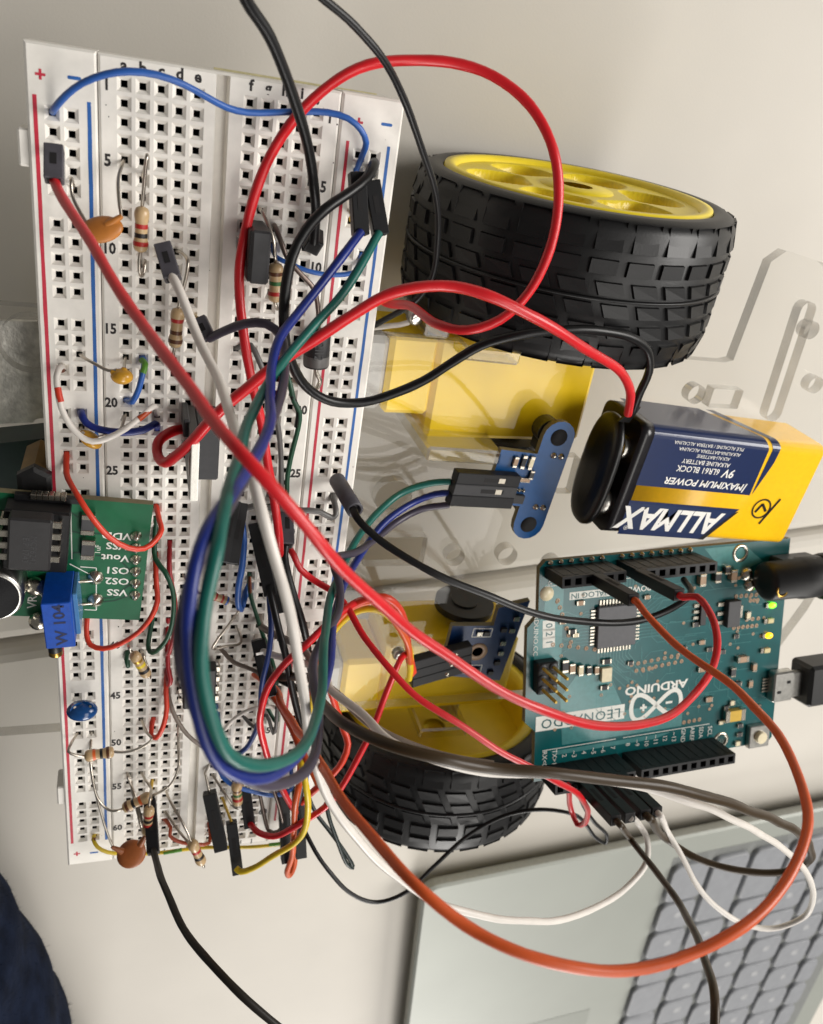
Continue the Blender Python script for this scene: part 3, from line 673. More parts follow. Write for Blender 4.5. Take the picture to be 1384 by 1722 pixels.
# microcontroller with its pins
MB().box(A(mx,my,2.25), (5,5,.55), AA, .2).build('microcontroller', mat('mcu_epoxy', (84,84,87), .4, var=.08), ar)
pm = None
for s_ in range(4):
    for k in range(11):
        t_ = (k-5)*.8; d_ = [(5.6,t_),(-5.6,t_),(t_,5.6),(t_,-5.6)][s_]; hx, hy = (.75,.2) if s_ < 2 else (.2,.75)
        o = MB().box(A(mx+d_[0],my+d_[1],1.8), (hx,hy,.12), AA); o = o.build('chip_pin', 'solder', ar)
def smd(px, py, lx_, ly_, h, m_, name='chip_part', ends=True, horiz=True):
    cx, cy = apx(px, py, 1.6+h/2)
    p_ = MB().box(A(cx,cy,1.6+h/2), (lx_/2*(.62 if ends and horiz else 1), ly_/2*(1 if not ends or horiz else .62), h/2), AA, .05).build(name, m_, ar)
    if ends:
        for sg in (-1,1):
            e_ = MB()
            if horiz: e_.box(A(cx+sg*lx_*.40,cy,1.6+h/2), (lx_*.12,ly_*.53,h/2*1.04), AA, .1)
            else: e_.box(A(cx,cy+sg*ly_*.40,1.6+h/2), (lx_*.53,ly_*.12,h/2*1.04), AA, .1)
            e_.build('end_cap', 'solder', p_)
    return p_
for a_ in ((1180,975,1.6,3.0,1.4,'cer'),(1205,970,1.6,2.6,1.6,'chip'),(1232,968,1.6,3.0,1.5,'cer'),(976,1014,2,1.1,.6,'cer'),(962,1062,2,1.1,.6,'chip'),(968,1068,1.6,1,.5,'pale'),
           (950,1120,1.5,3,.9,'gchip'),(962,1124,1.4,2.4,.8,'cer'),(976,1127,1.2,2.6,.9,'pale'),(990,1127,1.1,2.2,.7,'gchip'),(1003,1127,1.1,2.0,.7,'cer'),(1020,1112,2.4,1.2,.6,'chip'),(1016,1156,2.2,1.1,.6,'chip'),
           (1170,1050,2,1.2,.6,'gchip'),(1180,1125,2.2,1.4,.7,'cer'),(1192,1176,2,1.3,.6,'cer'),(1232,1130,1.4,2.4,1.0,'gchip'),(1248,1108,3.2,1.5,1.2,'cer'),(1238,1070,1.4,1.2,.5,'chip'),(1231,1182,1.6,1.2,.6,'pale'),(1244,1220,1.6,1.1,.6,'gchip'),(1243,1235,1.6,1.1,.6,'gchip'),(1240,1250,1.8,1.2,.7,'pale'),(1088,1004,1.6,1.0,.6,'cer')):
    smd(*a_, horiz=a_[2] > a_[3])
for a_ in ((1262,1180,1.6,1.1,.6,'cer'),(1215,1096,1.5,1.1,.6,'gchip'),(1268,1122,1.2,2.2,.9,'cer'),(1180,1080,1.8,1.1,.6,'cer'),(1193,1092,1.8,1.1,.6,'gchip'),(1258,1035,1.2,2.2,.7,'pale'),(1221,1190,1.4,1,.6,'gchip'),(1060,1115,1.6,1,.5,'gchip'),(1150,1090,1.6,1,.5,'gchip'),(946,1046,1.6,1,.5,'cer'),(1240,1150,2.2,1.2,.8,'chip'),(1262,1150,1.2,2.0,.6,'cer'),(1212,1215,1.6,1,.5,'pale'),(1276,1190,1.1,1.8,.6,'gchip'),(1222,958,1.4,2.0,1.2,'chip')): smd(*a_, horiz=a_[2] > a_[3])
b = MB()
for r_, (px0, py0, px1, py1, n_) in enumerate(((1238,1003,1272,1000,5),(1262,1010,1274,1009,3),(1256,1042,1275,1040,3),(1234,1056,1272,1052,6),(1062,1118,1140,1102,8),(1070,1128,1146,1112,8),(938,1010,960,1080,7),(930,1084,1000,1092,6),(1150,1215,1176,1210,4),(1140,1004,1160,1001,3))):
    for i_ in range(n_):
        cx, cy = apx(px0+(px1-px0)*i_/(n_-1), py0+(py1-py0)*i_/(n_-1), 1.65); b.lathe([(.55,.02),(.5,.1),(.22,.1),(.2,.02)], A(cx,cy,1.6), az_, 10)
o = b.build('plated_hole', 'cer', ar); o['kind'] = 'stuff'
smd(1019,1134,2.6,3.4,1.0,'pale','crystal',False)
smd(1234,1202,5.6,2.9,1.6,'gold','tantalum_capacitor')
# regulator with three legs and a tab
cx, cy = apx(1231,1031,2.4); MB().box(A(cx,cy,2.5), (1.8,3.3,.85), AA, .15).build('regulator', 'gchip', ar)
for k in (-1,0,1): MB().box(A(cx+2.7,cy+k*2.3,1.85), (1.1,.5,.2), AA, .08).build('regulator_leg', 'solder', ar)
MB().box(A(cx-2.5,cy,1.9), (.8,1.6,.25), AA, .08).build('regulator_tab', 'solder', ar)
cx, cy = apx(1178,1034,2.2); MB().box(A(cx-.6,cy,2.1), (.8,2.6,.5), AA, .1).build('driver_chip', 'chip', ar)
for k in range(4): MB().box(A(cx+.9,cy+(k-1.5)*1.5,1.8), (.9,.45,.22), AA, .1).build('driver_leg', 'solder', ar)
# lights along the edge
for px, py, m_ in ((1299,1018,'ledg'),(1296,1044,'ledoff'),(1293,1069,'ledy'),(1290,1094,'ledoff')):
    cx, cy = apx(px, py, 2.2); p_ = MB().box(A(cx+1.2,cy,1.9), (.6,.65,.3), AA, .1).build('indicator_base', 'solder', ar)
    lit = MB(); (lit.ell(A(cx,cy,2.2), (1.1,.75,.55), AA, 14) if m_ != 'ledoff' else lit.box(A(cx,cy,2.), (.9,.6,.4), AA, .1)); lit.build('indicator_light', m_, p_)
# icsp pins
cx, cy = apx(917,1137,1.6+1.2); ib = MB().box(A(cx-.0,cy,1.6+1.25), (2.5,3.8,1.25), AA, .25).build('pin_block', 'plug', ar)
for i in (-.5,.5):
    for j in (-1,0,1):
        MB().box(A(cx+i*P,cy+j*P,1.6+5.8), (.32,.32,3.6), AA, .12).build('pin', 'gold', ib)
        MB().lathe([(1.0,0),(1.0,.25),(.5,.25)], A(cx+i*P,cy+j*P,4.1), az_, 12).build('pin_collar', 'gchip', ib)
# power jack, usb, reset
jx, jy = apx(1296,962,7); jk = MB()
jk.lathe([(2.0,-.2),(3.8,0),(4.6,.7),(4.7,9),(5.0,9.4),(5.0,15)], A(11.2,8.2,1.6+5.6), -ax_, 28); jk.box(A(.6,8.2,1.6+2.6), (5.4,4.5,2.6), AA, .5); jk.build('power_jack', 'blackp', ar)
for px, py in ((1257,966),(1263,984)): MB().lathe([(1.7,0),(1.6,.7),(.9,1.4),(.2,1.6)], A(*apx(px,py,2.2),1.6), az_, 16).build('jack_solder', 'solder', ar)
MB().lathe([(1.5,0),(1.6,.3),(1.1,.35),(1.0,-.3)], A(9.6,9.4,1.6+9.6), V((az_.x,az_.y,az_.z)), 18).build('jack_pin_ring', 'brass', ar)
MB().lathe([(2.2,.0),(2.2,.15),(1.5,.3),(1.5,-.1)], A(14,2.54,1.6), az_, 20).build('mounting_hole', 'solder', ar)
MB().lathe([(2.2,.0),(2.2,.15),(1.5,.3),(1.5,-.1)], A(15.3,50.7,1.6), az_, 20).build('mounting_hole', 'solder', ar)
MB().lathe([(1.7,.02),(1.7,.05),(0,.05)], A(66.1-2,7.6,1.6), az_, 20).build('mounting_hole', 'pale', ar)
ux, uy = apx(1312,1152,3.0); us = MB().box(A(ux,uy,1.6+1.4), (2.9,3.9,1.35), AA, .35).build('usb_socket', 'steel', ar)
b = MB(); [b.box(A(ux+3.7,uy+k*.8,1.85), (.8,.22,.15), AA) for k in (-2,-1,0,1,2)]; o = b.build('socket_leg', 'solder', us); o['kind'] = 'stuff'
for i in (-1,1): MB().box(A(ux+i*1.3,uy+i*1.2,4.42), (.5,.35,.05), AA).build('latch_slot', 'shaft', us)
rx, ry = apx(1275,1237,2.6); rb = MB().box(A(rx,ry,1.6+.8), (3,3,.8), AA, .2).build('reset_switch', 'steel', ar)
MB().lathe([(1.6,0),(1.6,.8),(1.3,1.0)], A(rx,ry,3.2), az_, 20).build('button', 'pale', rb)
# silkscreen
def at_text(s_, px, py, size, rot=0, m_='silk', bold=.01, sx=1, h=1.68):
    cx, cy = apx(px, py, h); c_, sn_ = math.cos(rot), math.sin(rot)
    return text('silkscreen_lettering', s_, size, A(cx,cy,h), ax_*c_+ay_*sn_, ay_*c_-ax_*sn_, m_, ar, bold, sx=sx)
at_text('ARDUINO', 1104, 1155, 2.0, bold=.03, sx=1.28)
k1, k2 = apx(1082,1190,1.66), apx(1125,1181,1.66); b = MB(); cxm = ((k1[0]+k2[0])/2, (k1[1]+k2[1])/2); hx_ = abs(k1[0]-k2[0])/2
N_ = 72; ring = []
for i in range(N_):
    t_ = 2*math.pi*i/N_; ring.append((cxm[0]+hx_*1.95*math.cos(t_), cxm[1]+hx_*.92*math.sin(2*t_)))
for i in range(N_):
    p0 = V(ring[i]+(0,)); p1 = V(ring[(i+1)%N_]+(0,)); d_ = (p1-p0).normalized(); nn = V((-d_.y,d_.x,0))*.55; ex = d_*.15
    b.add([A(k.x,k.y,1.66+.002*(i%3)) for k in (p0-ex-nn,p1+ex-nn,p1+ex+nn,p0-ex+nn)], [(0,1,2,3)])
for sx_, bars in ((k1,((.9,.3),(.3,.9))),(k2,((.9,.3),))):
    for j, (bw_, bh_) in enumerate(bars): b.add([A(sx_[0]+i*bw_,sx_[1]+k*bh_,1.665+.004*j) for i,k in ((-1,-1),(1,-1),(1,1),(-1,1))], [(0,1,2,3)])
b.build('silkscreen_emblem', 'silk', ar)
def apanel(x0, x1, y0, y1, m_='silk', h=.05): return apoly([(x0,y0),(x1,y0),(x1,y1),(x0,y1)], h, m_, 'silkscreen_panel')
lx_, ly_ = apx(1052,1196,1.65); apanel(lx_+.3, lx_+23.2, ly_-1.9, ly_+1.8)
text('silkscreen_lettering', 'LEONARDO', 2.3, A(lx_+11.6, ly_, 1.68), ax_, ay_, 'pcbt', ar, .006, sx=1.06, gap=1.12)
apoly([(30,46.2),(62,46.2),(60,47.3),(34,47.3)], .03, 'pcbt2', 'copper_pour')
vx, vy = apx(985,1000,1.65); apanel(vx-8, vx+4, vy-.9, vy+.9)
text('silkscreen_lettering', 'ANALOG IN', 1.25, A(vx-2,vy,1.68), ax_, ay_, 'pcbt', ar, .01, sx=1.15)
at_text('POWER', 1072, 990, 1.3, bold=.01, sx=1.1)
at_text('ARDUINO.CC', 901, 1065, 1.1, math.pi/2, bold=.0, sx=1.1); 
for k in range(3):
    bx_, by_ = apx(923,1052+k*14,1.65); apanel(bx_-1.5, bx_+1.5, by_-1.25, by_+1.25)
    text('silkscreen_lettering', '021 '[k], 1.6, A(bx_,by_,1.68), ay_, -ax_, 'pcbt', ar, .01)
for i, s_ in enumerate(('RX←0','TX→1','2','~3','4','~5','~6','7')): text('silkscreen_lettering', s_.replace('←','<').replace('→','>'), 1.15, A(63.5-i*P,47.8,1.68), ay_, -ax_, 'silk', ar, 0)
for i, s_ in enumerate(('8','~9','~10','~11','12','~13','GND','AREF','SDA','SCL')): text('silkscreen_lettering', s_, 1.15, A(41.66-i*P,47.6,1.68), ay_, -ax_, 'silk', ar, 0)
for i, s_ in enumerate(('A0','A1','A2','A3','A4','A5')): text('silkscreen_lettering', s_, .95, A(50.8+i*P,5.0,1.68), ay_, -ax_, 'silk', ar, 0)
apanel(27.5, 64.6, 5.85, 6.0); apanel(19, 43, 45.6, 45.75); apanel(45, 64, 45.6, 45.75)
# plugs from the right: power lead and usb lead
pl = thing('power_plug', 'black barrel plug entering the jack of the teal controller board at the right edge', 'plug', A(-9,8.2,2))
MB().lathe([(5.2,0),(5.6,.6),(5.6,6),(6.4,9),(6.6,30),(5.2,36)], A(-3.8,8.2,1.6+6.3), -ax_, 20).build('plug_body', 'blackp', pl)
ub = thing('usb_plug', 'black usb plug with bare metal tip beside the lit lights', 'plug', A(-8,uy,0))
MB().box(A(ux-4.4,uy,3.1), (1.9,3.3,.9), AA, .25).build('metal_tip', 'steel', ub)
MB().box(A(ux-18,uy,3.1), (12.4,5.4,3.9), AA, .8).build('plug_body', 'blackp', ub)
b = MB().tube(smooth([A(ux-30,uy,3.1),A(ux-45,uy,2),A(ux-80,uy-6,-6)]), 1.9, 12); b.build('cable', 'black', ub)
# ================================================================== GREEN SENSOR BOARD
gz = 4.2; g = thing('sensor_board', 'green sensor breakout board with socketed chip plugged over the left rail of the breadboard', 'circuit board', at(150,940,gz-1.6))
gc = [at(*c, gz) for c in ((258,849),(252,1043))]; gx = (gc[0]-at(0,828,gz)).normalized(); gy = V((-gx.y,gx.x,0))
GO = gc[0]; glen = (gc[0]-gc[1]).length
def G(u, v_, z_=0): return GO-gx*u-gy*v_+UZ*z_
def gpx(px, py, h=0): p = at(px,py,gz+h)-GO; return -p.dot(gx), -p.dot(gy)
gA = (-gx, -gy, UZ)
MB().prism([(0,0),(40,0),(40,glen),(0,glen)], G(0,0,0), gA, -1.6, 0, 0, 1).build('board', ['pcbg','fr4'], g)
def gtext(s_, px, py, size, rot=0, m_='silk', bold=.0, sx=1):
    u, v_ = gpx(px,py,.05); a, c = -gx, -gy
    X_, Y_ = (a, c) if rot == 0 else (gy, -gx)
    return text('silkscreen_lettering', s_, size, G(u,v_,.05), X_, Y_, m_, g, bold, sx=sx)
for s_, px, py in (('VDD',196,901),('VSS',196,918),('Vout',194,938),('OS1',197,959),('OS2',197,977),('VSS',197,996)): gtext(s_, px, py, 1.35, sx=1.2, bold=.02)
gtext('VR1', 55, 1008, 1.5, 1, sx=1.05, bold=.012); gtext('1uF', 165, 924, .9, 1)
pads = []
for k in range(6):
    px, py = 229-.4*k, 901+19.9*k; u, v_ = gpx(px,py)
    MB().lathe([(1.02,0),(.95,.25),(.6,.7),(.4,1.3),(.2,1.4)], G(u,v_,0), UZ, 16).build('solder_joint', 'solder', g)
    MB().box(G(u,v_,-4), (.3,.3,3)).build('header_pin', 'solder', g)
u0, v0 = gpx(229,901); u1, v1 = gpx(227,1000.6); MB().box(G((u0+u1)/2,(v0+v1)/2,-2.9), (1.27,7.6,1.25)).build('pin_header', 'plug', g)
def gline(pts, w_=.18, m_='silk'):
    b = MB()
    for i in range(len(pts)-1):
        a = V(gpx(*pts[i])+(0,)); c = V(gpx(*pts[i+1])+(0,)); d = (c-a).normalized(); nn = V((-d.y,d.x,0))*w_/2
        b.add([G(k.x,k.y,.03+.004*(i%2)) for k in (a-nn,c-nn,c+nn,a+nn)], [(3,2,1,0)])
    return b.build('silkscreen_line' if m_ == 'silk' else 'trace', m_, g)
arc = [(67+11*math.cos(a),844+11*math.sin(a)*.95) for a in (math.pi-math.pi*i/10 for i in range(11))]
gline([(13,850),(14,843),(56,845)]+arc[1:-1]+[(78,849),(119,853),(121,940)])
gline([(117,948),(140,960),(150,965)]); gline([(135,953),(162,955),(162,1026),(142,1025)]); gline([(60,990),(75,1008)])
for pts in ([(120,862),(132,870)],[(140,896),(214,900)],[(120,893),(137,897),(150,908)],[(160,934),(200,936),(222,946)],[(172,1006),(190,1005),(216,985),(224,981)],[(172,1012),(192,1010),(215,1002)],[(200,940),(222,962)],[(10,860),(0,858)],[(120,930),(140,928)]): gline(pts, .3, mat('dark_green_trace', (8,62,44), .35))
# dip socket with chip
u, v_ = gpx(62,905,3); sk = MB(); sk.box(G(u,v_+.0,2.2), (5.0,5.9,2.1), (-gx,-gy,UZ), .2); sk.box(G(u,v_-4.3,4.45), (4.9,1.4,.3), (-gx,-gy,UZ)); so = sk.build('chip_socket', 'plug', g)
u, v_ = gpx(50,915,7.2); ch = MB(); ch.box(G(u,v_,6.2), (3.3,4.9,1.6), (-gx,-gy,UZ), .35); cho = ch.build('chip', 'chip', so)
b = MB(); b.lathe([(.9,0),(.8,-.02),(.0,-.02)], G(u+.4,v_-3.4,7.83), UZ, 16)
text('chip_marking', 'MCP6242\nE/P 1743', .95, G(u,v_+.8,7.84), -gy, gx, 'gchip', cho if False else g, 0)
for k in range(4):
    for sg in (-1,1):
        lg = MB(); lg.box(G(u+sg*3.9,v_+(k-1.5)*2.2,6.2), (.75,.6,.2), (-gx,-gy,UZ), .12); lg.box(G(u+sg*4.45,v_+(k-1.5)*2.2,4.9), (.15,.5,1.3), (-gx,-gy,UZ)); lg.build('chip_leg', 'solder', so)
for px, py in ((148,880),(148,922)):
    u, v_ = gpx(px,py,.6); p_ = MB().box(G(u,v_,.7), (1.1,1.6,.7), (-gx,-gy,UZ), .1).build('chip_capacitor', 'gchip', g)
    for sg in (-1,1): MB().box(G(u,v_+sg*1.5,.72), (1.15,.5,.75), (-gx,-gy,UZ), .12).build('end_cap', 'solder', p_)
# edge pin row at the top
for k in range(6):
    u, v_ = gpx(56+k*10.2,834+.6*k,.8); MB().box(G(u,v_,.4), (.42,.5,.9), (-gx,-gy,UZ), .1).build('edge_pin', 'solder' if k % 1 == 0 else 'plug', g)
u, v_ = gpx(82,836,.4); MB().box(G(u,v_+.2,.3), (5.2,.45,.7), (-gx,-gy,UZ)).build('edge_pin_bar', 'plug', g)
# trimmer standing on the board
tpt = at(98,1053,14.2); td = at(105,1085,14.2)-at(97,1018,14.2); td.z = 0; td.normalize(); TX = V((-td.y,td.x,0))
if TX.x < 0: TX = -TX
tm = thing('trimmer', 'blue trimmer resistor with brass screw standing on the green sensor board', 'trimmer', tpt-UZ*10)
MB().box(tpt-UZ*5, (2.35,4.7,5.0), (TX,td,UZ), .15).build('trimmer_body', 'trim', tm)
MB().box(tpt+TX*2.75-UZ*6.2-td*.3, (.4,4.3,3.6), (TX,td,UZ), .15).build('trimmer_seal', mat('clear_blue_seal', (70,120,165), .25), tm)
MB().lathe([(1.15,0),(1.15,1.4),(1.05,1.5)], tpt+td*4.6-UZ*1.3-TX*1.1, td, 16).build('screw_neck', 'plug', tm)
sc_ = MB().lathe([(1.15,0),(1.2,.8),(1.0,1.0),(0,1.0)], tpt+td*6.0-UZ*1.3-TX*1.1, td, 16).build('adjusting_screw', 'brass', tm)
MB().box(tpt+td*7.0-UZ*1.3-TX*1.1, (1.0,.06,.14), (TX,td,UZ)).build('slot', 'shaft', sc_)
text('printed_lettering', 'W 104', 1.8, tpt+UZ*.05+TX*.4-td*.2, -td, -TX, 'dtrim', tm, .02, sx=1.15)
for px, py in ((160,971),(160,1009)):
    u, v_ = gpx(px,py); MB().lathe([(1.5,0),(1.35,.4),(.7,1.0),(.3,1.3)], G(u,v_,0), UZ, 16).build('solder_joint', 'solder', g)
    MB().tube([G(u,v_,.9), G(u+2.4,v_+.3,1.1), G(u+4,v_+.3,2.6)], .3).build('trimmer_lead', 'wire', tm)
for px, py in ((66,1043),(60,985)):
    u, v_ = gpx(px,py,1); MB().ell(G(u,v_,1.2), (1.8,1.8,1.6), AX, 16).build('solder_joint', 'solder', g)
mc = thing('microphone', 'small round electret microphone at the left corner of the green sensor board', 'microphone', at(0,970,gz))
p_ = at(-7,972,gz); MB().lathe([(5.1,0),(5.1,5.4),(4.7,6),(4.3,6)], p_, UZ, 40).build('can', 'steel', mc); MB().lathe([(4.4,5.7),(4.4,6.2),(0,6.25)], p_, UZ, 32).build('felt', mat('black_felt', (20,20,22), .95, bump=.6), mc)
# ================================================================== SPEED SENSORS (blue slotted boards)
def sensor(c_px, z_, yaw, flip, label, kind):
    c = at(*c_px, z_); X, Y, Z = rotz(yaw)
    t = thing('speed_sensor', label, 'sensor', c-UZ*3, 'slotted speed sensors')
    def Q(u, v_, h=0): return c+X*u+Y*v_+UZ*h
    AXs = (X, Y, UZ)
    return t, Q, AXs
# sensor beside the battery: T shape, bar runs along the board Y
c0, c1 = at(940,736,-4), at(889,882,-4); sy = (c0-c1).normalized(); sx_ = V((sy.y,-sy.x,0)); mid = (c0+c1)/2; hl = (c0-c1).length/2
sen = thing('speed_sensor', 'small blue T shaped sensor board with black three way plug, left of the battery', 'sensor', mid-UZ*6, 'speed sensors')
AXs = (sx_, sy, UZ); e = 3.6; out = []
for sgn in (1, -1):
    for k in range(9):
        a = math.radians((0 if sgn > 0 else 180)+k*22.5); out.append((e*math.cos(a), sgn*(hl)+e*math.sin(a)) if True else 0)
out = [(e*math.cos(math.radians(k*22.5)), hl+e*math.sin(math.radians(k*22.5))) for k in range(9)]+[(-e,6.2),(-12,6.2),(-12,-6.2),(-e,-6.2)]+[(e*math.cos(math.radians(180+k*22.5)), -hl+e*math.sin(math.radians(180+k*22.5))) for k in range(9)]
MB().prism(out, mid, AXs, -1.5, 0, 0, 1).build('board', ['pcbb','fr4'], sen)
def SQ(u, v_, h=0): return mid+sx_*u+sy*v_+UZ*h
for sgn in (1,-1): MB().lathe([(1.9,.02),(1.9,.05),(0,.05)], SQ(0,sgn*hl), UZ, 20).build('fixing_hole', 'shaft', sen)
MB().box(SQ(.6,hl*.0+7.5,-4.5), (2.6,2.4,3.0), AXs, .4).build('optical_head', 'blackp', sen); MB().box(SQ(.6,-7.0,-4.5), (2.6,2.4,3.0), AXs, .4).build('optical_head', 'blackp', sen)
MB().lathe([(2.8,-1.6),(2.8,-5),(2,-5)], SQ(-1.4,hl+.2), UZ, 20).build('spacer', 'blackp', sen)
for u, v_, w1, w2, m_ in ((-4.6,4.2,.5,1.5,'pale'),(-6.4,4.2,.5,1.5,'chip'),(-8.2,4.0,.5,1.2,'cer'),(-5.0,.2,1.4,.5,'cer'),(-9.2,.2,.9,1.3,'solder'),(-3.6,1.5,.5,1.0,'gchip')):
    p_ = MB().box(SQ(u,v_,.35), (w1,w2*.6,.35), AXs, .06).build('chip_part', m_, sen)
    for sg in (-1,1): MB().box(SQ(u,v_+sg*w2*.8,.37), (w1*1.05,w2*.25,.38), AXs, .1).build('end_cap', 'solder', p_)
MB().box(SQ(-5.2,-4.2,.6), (1.5,1.0,.55), AXs, .1).build('comparator', 'chip', sen)
for k in range(3): MB().lathe([(.42,0),(.4,.5),(.1,.75)], SQ(-6.4+k*1.1,-2.3,.1), UZ, 10).build('solder_joint', 'solder', sen)
for u, v_ in ((.2,6.3),(2.0,6.3),(.2,-6.0),(2.0,-6.0)): MB().lathe([(.75,0),(.6,.4),(.2,.7)], SQ(u,v_), UZ, 12).build('solder_joint', 'solder', sen)
# three way black plug
pa, pb = at(757,826,-1.2), at(862,832,-2.6); pd = (pb-pa).normalized(); py_ = V((-pd.y,pd.x,0)).normalized(); pz = pd.cross(py_); L_ = (pb-pa).length
pg = thing('three_way_plug', 'black three way jumper plug on green, blue and grey wires at the blue sensor board', 'plug', (pa+pb)/2-UZ*2)
for k in (-1,0,1):
    o = MB().box((pa+pb)/2+py_*(k*2.56+1.0), (L_/2, 1.24, 1.25), (pd,py_,pz), .15).build('housing', 'plug' if k != 0 else mat('plug_plastic_grey', (44,44,46), .5), pg)
    if k > -1:
        MB().box((pa+pb)/2+py_*(k*2.56+1.0)+pd*1.5+pz*1.22, (2.7,.45,.06), (pd,py_,pz)).build('slot', 'shaft', o); MB().box((pa+pb)/2+py_*(k*2.56+1.0)+pd*3.0+pz*1.26, (.75,.55,.05), (pd,py_,pz), .02).build('contact', mat('bright_contact', (240,232,214), .25, .6), o)
# second sensor over the far motor
c0, c1 = at(852,1030,-6), at(818,1145,-6); sy = (c0-c1).normalized(); sx_ = V((sy.y,-sy.x,0)); mid = (c0+c1)/2
sen2 = thing('speed_sensor', 'dark blue sensor board over the far yellow motor, partly behind the red wire', 'sensor', mid-UZ*6, 'speed sensors'); AXs = (sx_, sy, UZ)
MB().prism([(5.2,13.5),(-2.4,11.5),(-2.4,6.4),(-12.8,6.4),(-12.8,-8),(3.6,-10.2)], mid, AXs, -1.5, 0, 0, 1).build('board', ['pcbn','fr4'], sen2)
MB().lathe([(2.5,.0),(2.5,.12),(1.4,.12),(1.3,.02)], SQ(-4.6,-1.2), UZ, 24).build('fixing_ring', 'cer', sen2); MB().lathe([(1.35,.03),(0,.03)], SQ(-4.6,-1.2), UZ, 24).build('fixing_hole', 'shaft', sen2)
for u, v_ in ((-5.6,4.4),(-3.8,4.4),(-5.2,-6.4),(-3.6,-6.4),(1.2,1.5),(1.4,-1.5),(1.2,-4.4),(2.6,5.2),(.4,5.4),(2.8,8.6),(.2,-7.4)):
    p_ = MB().box(SQ(u,v_,.35), (.75,.6,.35), AXs, .1).build('chip_part', 'solder' if u < -5 or (u > 1.1 and v_ > -2) else 'chip', sen2)
for v_, in ((4.4,),(-6.4,)):
    b = MB()
    for p0, p1 in (((-7.2,v_-1.2),(-2.4,v_-1.2)),((-7.2,v_+1.2),(-2.4,v_+1.2)),((-7.2,v_-1.2),(-7.2,v_+1.2)),((-2.4,v_-1.2),(-2.4,v_+1.2))):
        a, c = SQ(*p0,.04), SQ(*p1,.04); d_ = (c-a).normalized(); nn = V((-d_.y,d_.x,0))*.1; b.add([a-nn,c-nn,c+nn,a+nn], [(0,1,2,3)])
    b.build('silkscreen_line', 'silk', sen2)
pa, pb = at(690,1128,-1), at(790,1100,-3); pd = (pb-pa).normalized(); py_ = V((-pd.y,pd.x,0)).normalized(); pz = pd.cross(py_); L_ = (pb-pa).length
pg2 = thing('three_way_plug', 'black three way plug with red, orange and yellow wires at the dark blue sensor board', 'plug', (pa+pb)/2-UZ*2)
for k in (-1,0,1):
    o = MB().box((pa+pb)/2+py_*(k*2.56-.4), (L_/2,1.24,1.25), (pd,py_,pz), .15).build('housing', 'plug', pg2)
    MB().lathe([(.6,0),(.4,.4),(0,.5)], (pa+pb)/2+py_*(k*2.56-.4)+pd*(2.2+k)+pz*1.2, pz, 10).build('contact', 'solder', o)
# ================================================================== COMPONENT BUILDERS
def lead(parent, pts, r=.28, m_='wire', name='lead', step=.6): return MB().tube(smooth(pts, step), r, 8).build(name, m_, parent)
BODY = [(0,.0),(.55,.05),(.95,.25),(1.18,.7),(1.22,1.3),(1.12,1.9),(1.02,2.3),(1.02,4.3),(1.12,4.7),(1.22,5.3),(1.18,5.9),(.95,6.35),(.55,6.55),(0,6.6)]
def resistor(label, a, b_, bands, l0, l1, scale=1., col='rbody', base=None):
    a, b_ = q(a), q(b_); L = (b_-a).length; d = (b_-a).normalized(); k = L/6.6; rs = scale
    t = thing('resistor', label, 'resistor', ((a.x+b_.x)/2, (a.y+b_.y)/2, min(a.z,b_.z)-1), 'resistors on the breadboard')
    body = MB().lathe([(r*rs, h*k) for r, h in BODY], a, d, 20).build('resistor_body', col, t)
    def rad(h):
        for (r0,h0),(r1,h1) in zip(BODY, BODY[1:]):
            if h0 <= h <= h1: return (r0+(r1-r0)*(h-h0)/max(1e-6,h1-h0))*rs
        return rs
    for pos, m_ in bands:
        h = pos*6.6; MB().lathe([(rad(h-.33)+.02,(h-.33)*k),(rad(h)+.035,h*k),(rad(h+.33)+.02,(h+.33)*k)], a, d, 20).build('colour_band', m_, body)
    if l0: lead(t, [a]+l0)
    if l1: lead(t, [b_]+l1)
    return t
def disc_cap(label, c, ax, r, thick, m_, leads, squash=1., horn=None, name='disc_capacitor'):
    c = q(c); X, Y, Z = ax; t = thing(name, label, 'capacitor', c-UZ*r)
    b = MB().ell(c, (r, r*squash, thick), (X, Y, Z), 24)
    for h_ in horn or []:
        p0, p1 = q(h_[0]), q(h_[1]); b.tube([p0, p0*.5+p1*.5, p1], [thick*.8, thick*.55, .34], 10)
    b.build('capacitor_body', m_, t)
    for l_ in leads: lead(t, l_, .27)
    return t
def up(a): return a+UZ*.001
# resistors
resistor('tan resistor with red, black and red bands below row five of the left rail side', (239,347,5), (236,424,5), ((.42,'b_red'),(.62,'b_blk'),(.80,'b_red')), [(241,325,5.5),(244,290,6),(247,262,6.5),(246,272,3),H('b',6,-1)], [(234,440,5.2),(236,462,4.4),(240,463,3.4),(244,440,2.6),H('b',11,-1)], .9)
resistor('tan resistor with red and brown bands half behind the white wire', (300,518,5), (294,584,5), ((.30,'b_red'),(.60,'b_brn'),(.82,'b_brn')), [(304,498,5.5),(312,470,6),(316,440,6),(306,425,3),H('d',10,-1)], [(292,592,5),(290,610,4),H('c',17,-1)], .92)
resistor('resistor with brown, green and red bands beside the tall grey capacitor', (464,442,4), (463,508,4), ((.26,'b_brn'),(.50,'b_grn'),(.76,'b_red')), [(462,425,5),(460,405,5),(450,375,4),(438,352,2.4),H('g',7,-1)], [(466,520,3),H('h',12,-1)])
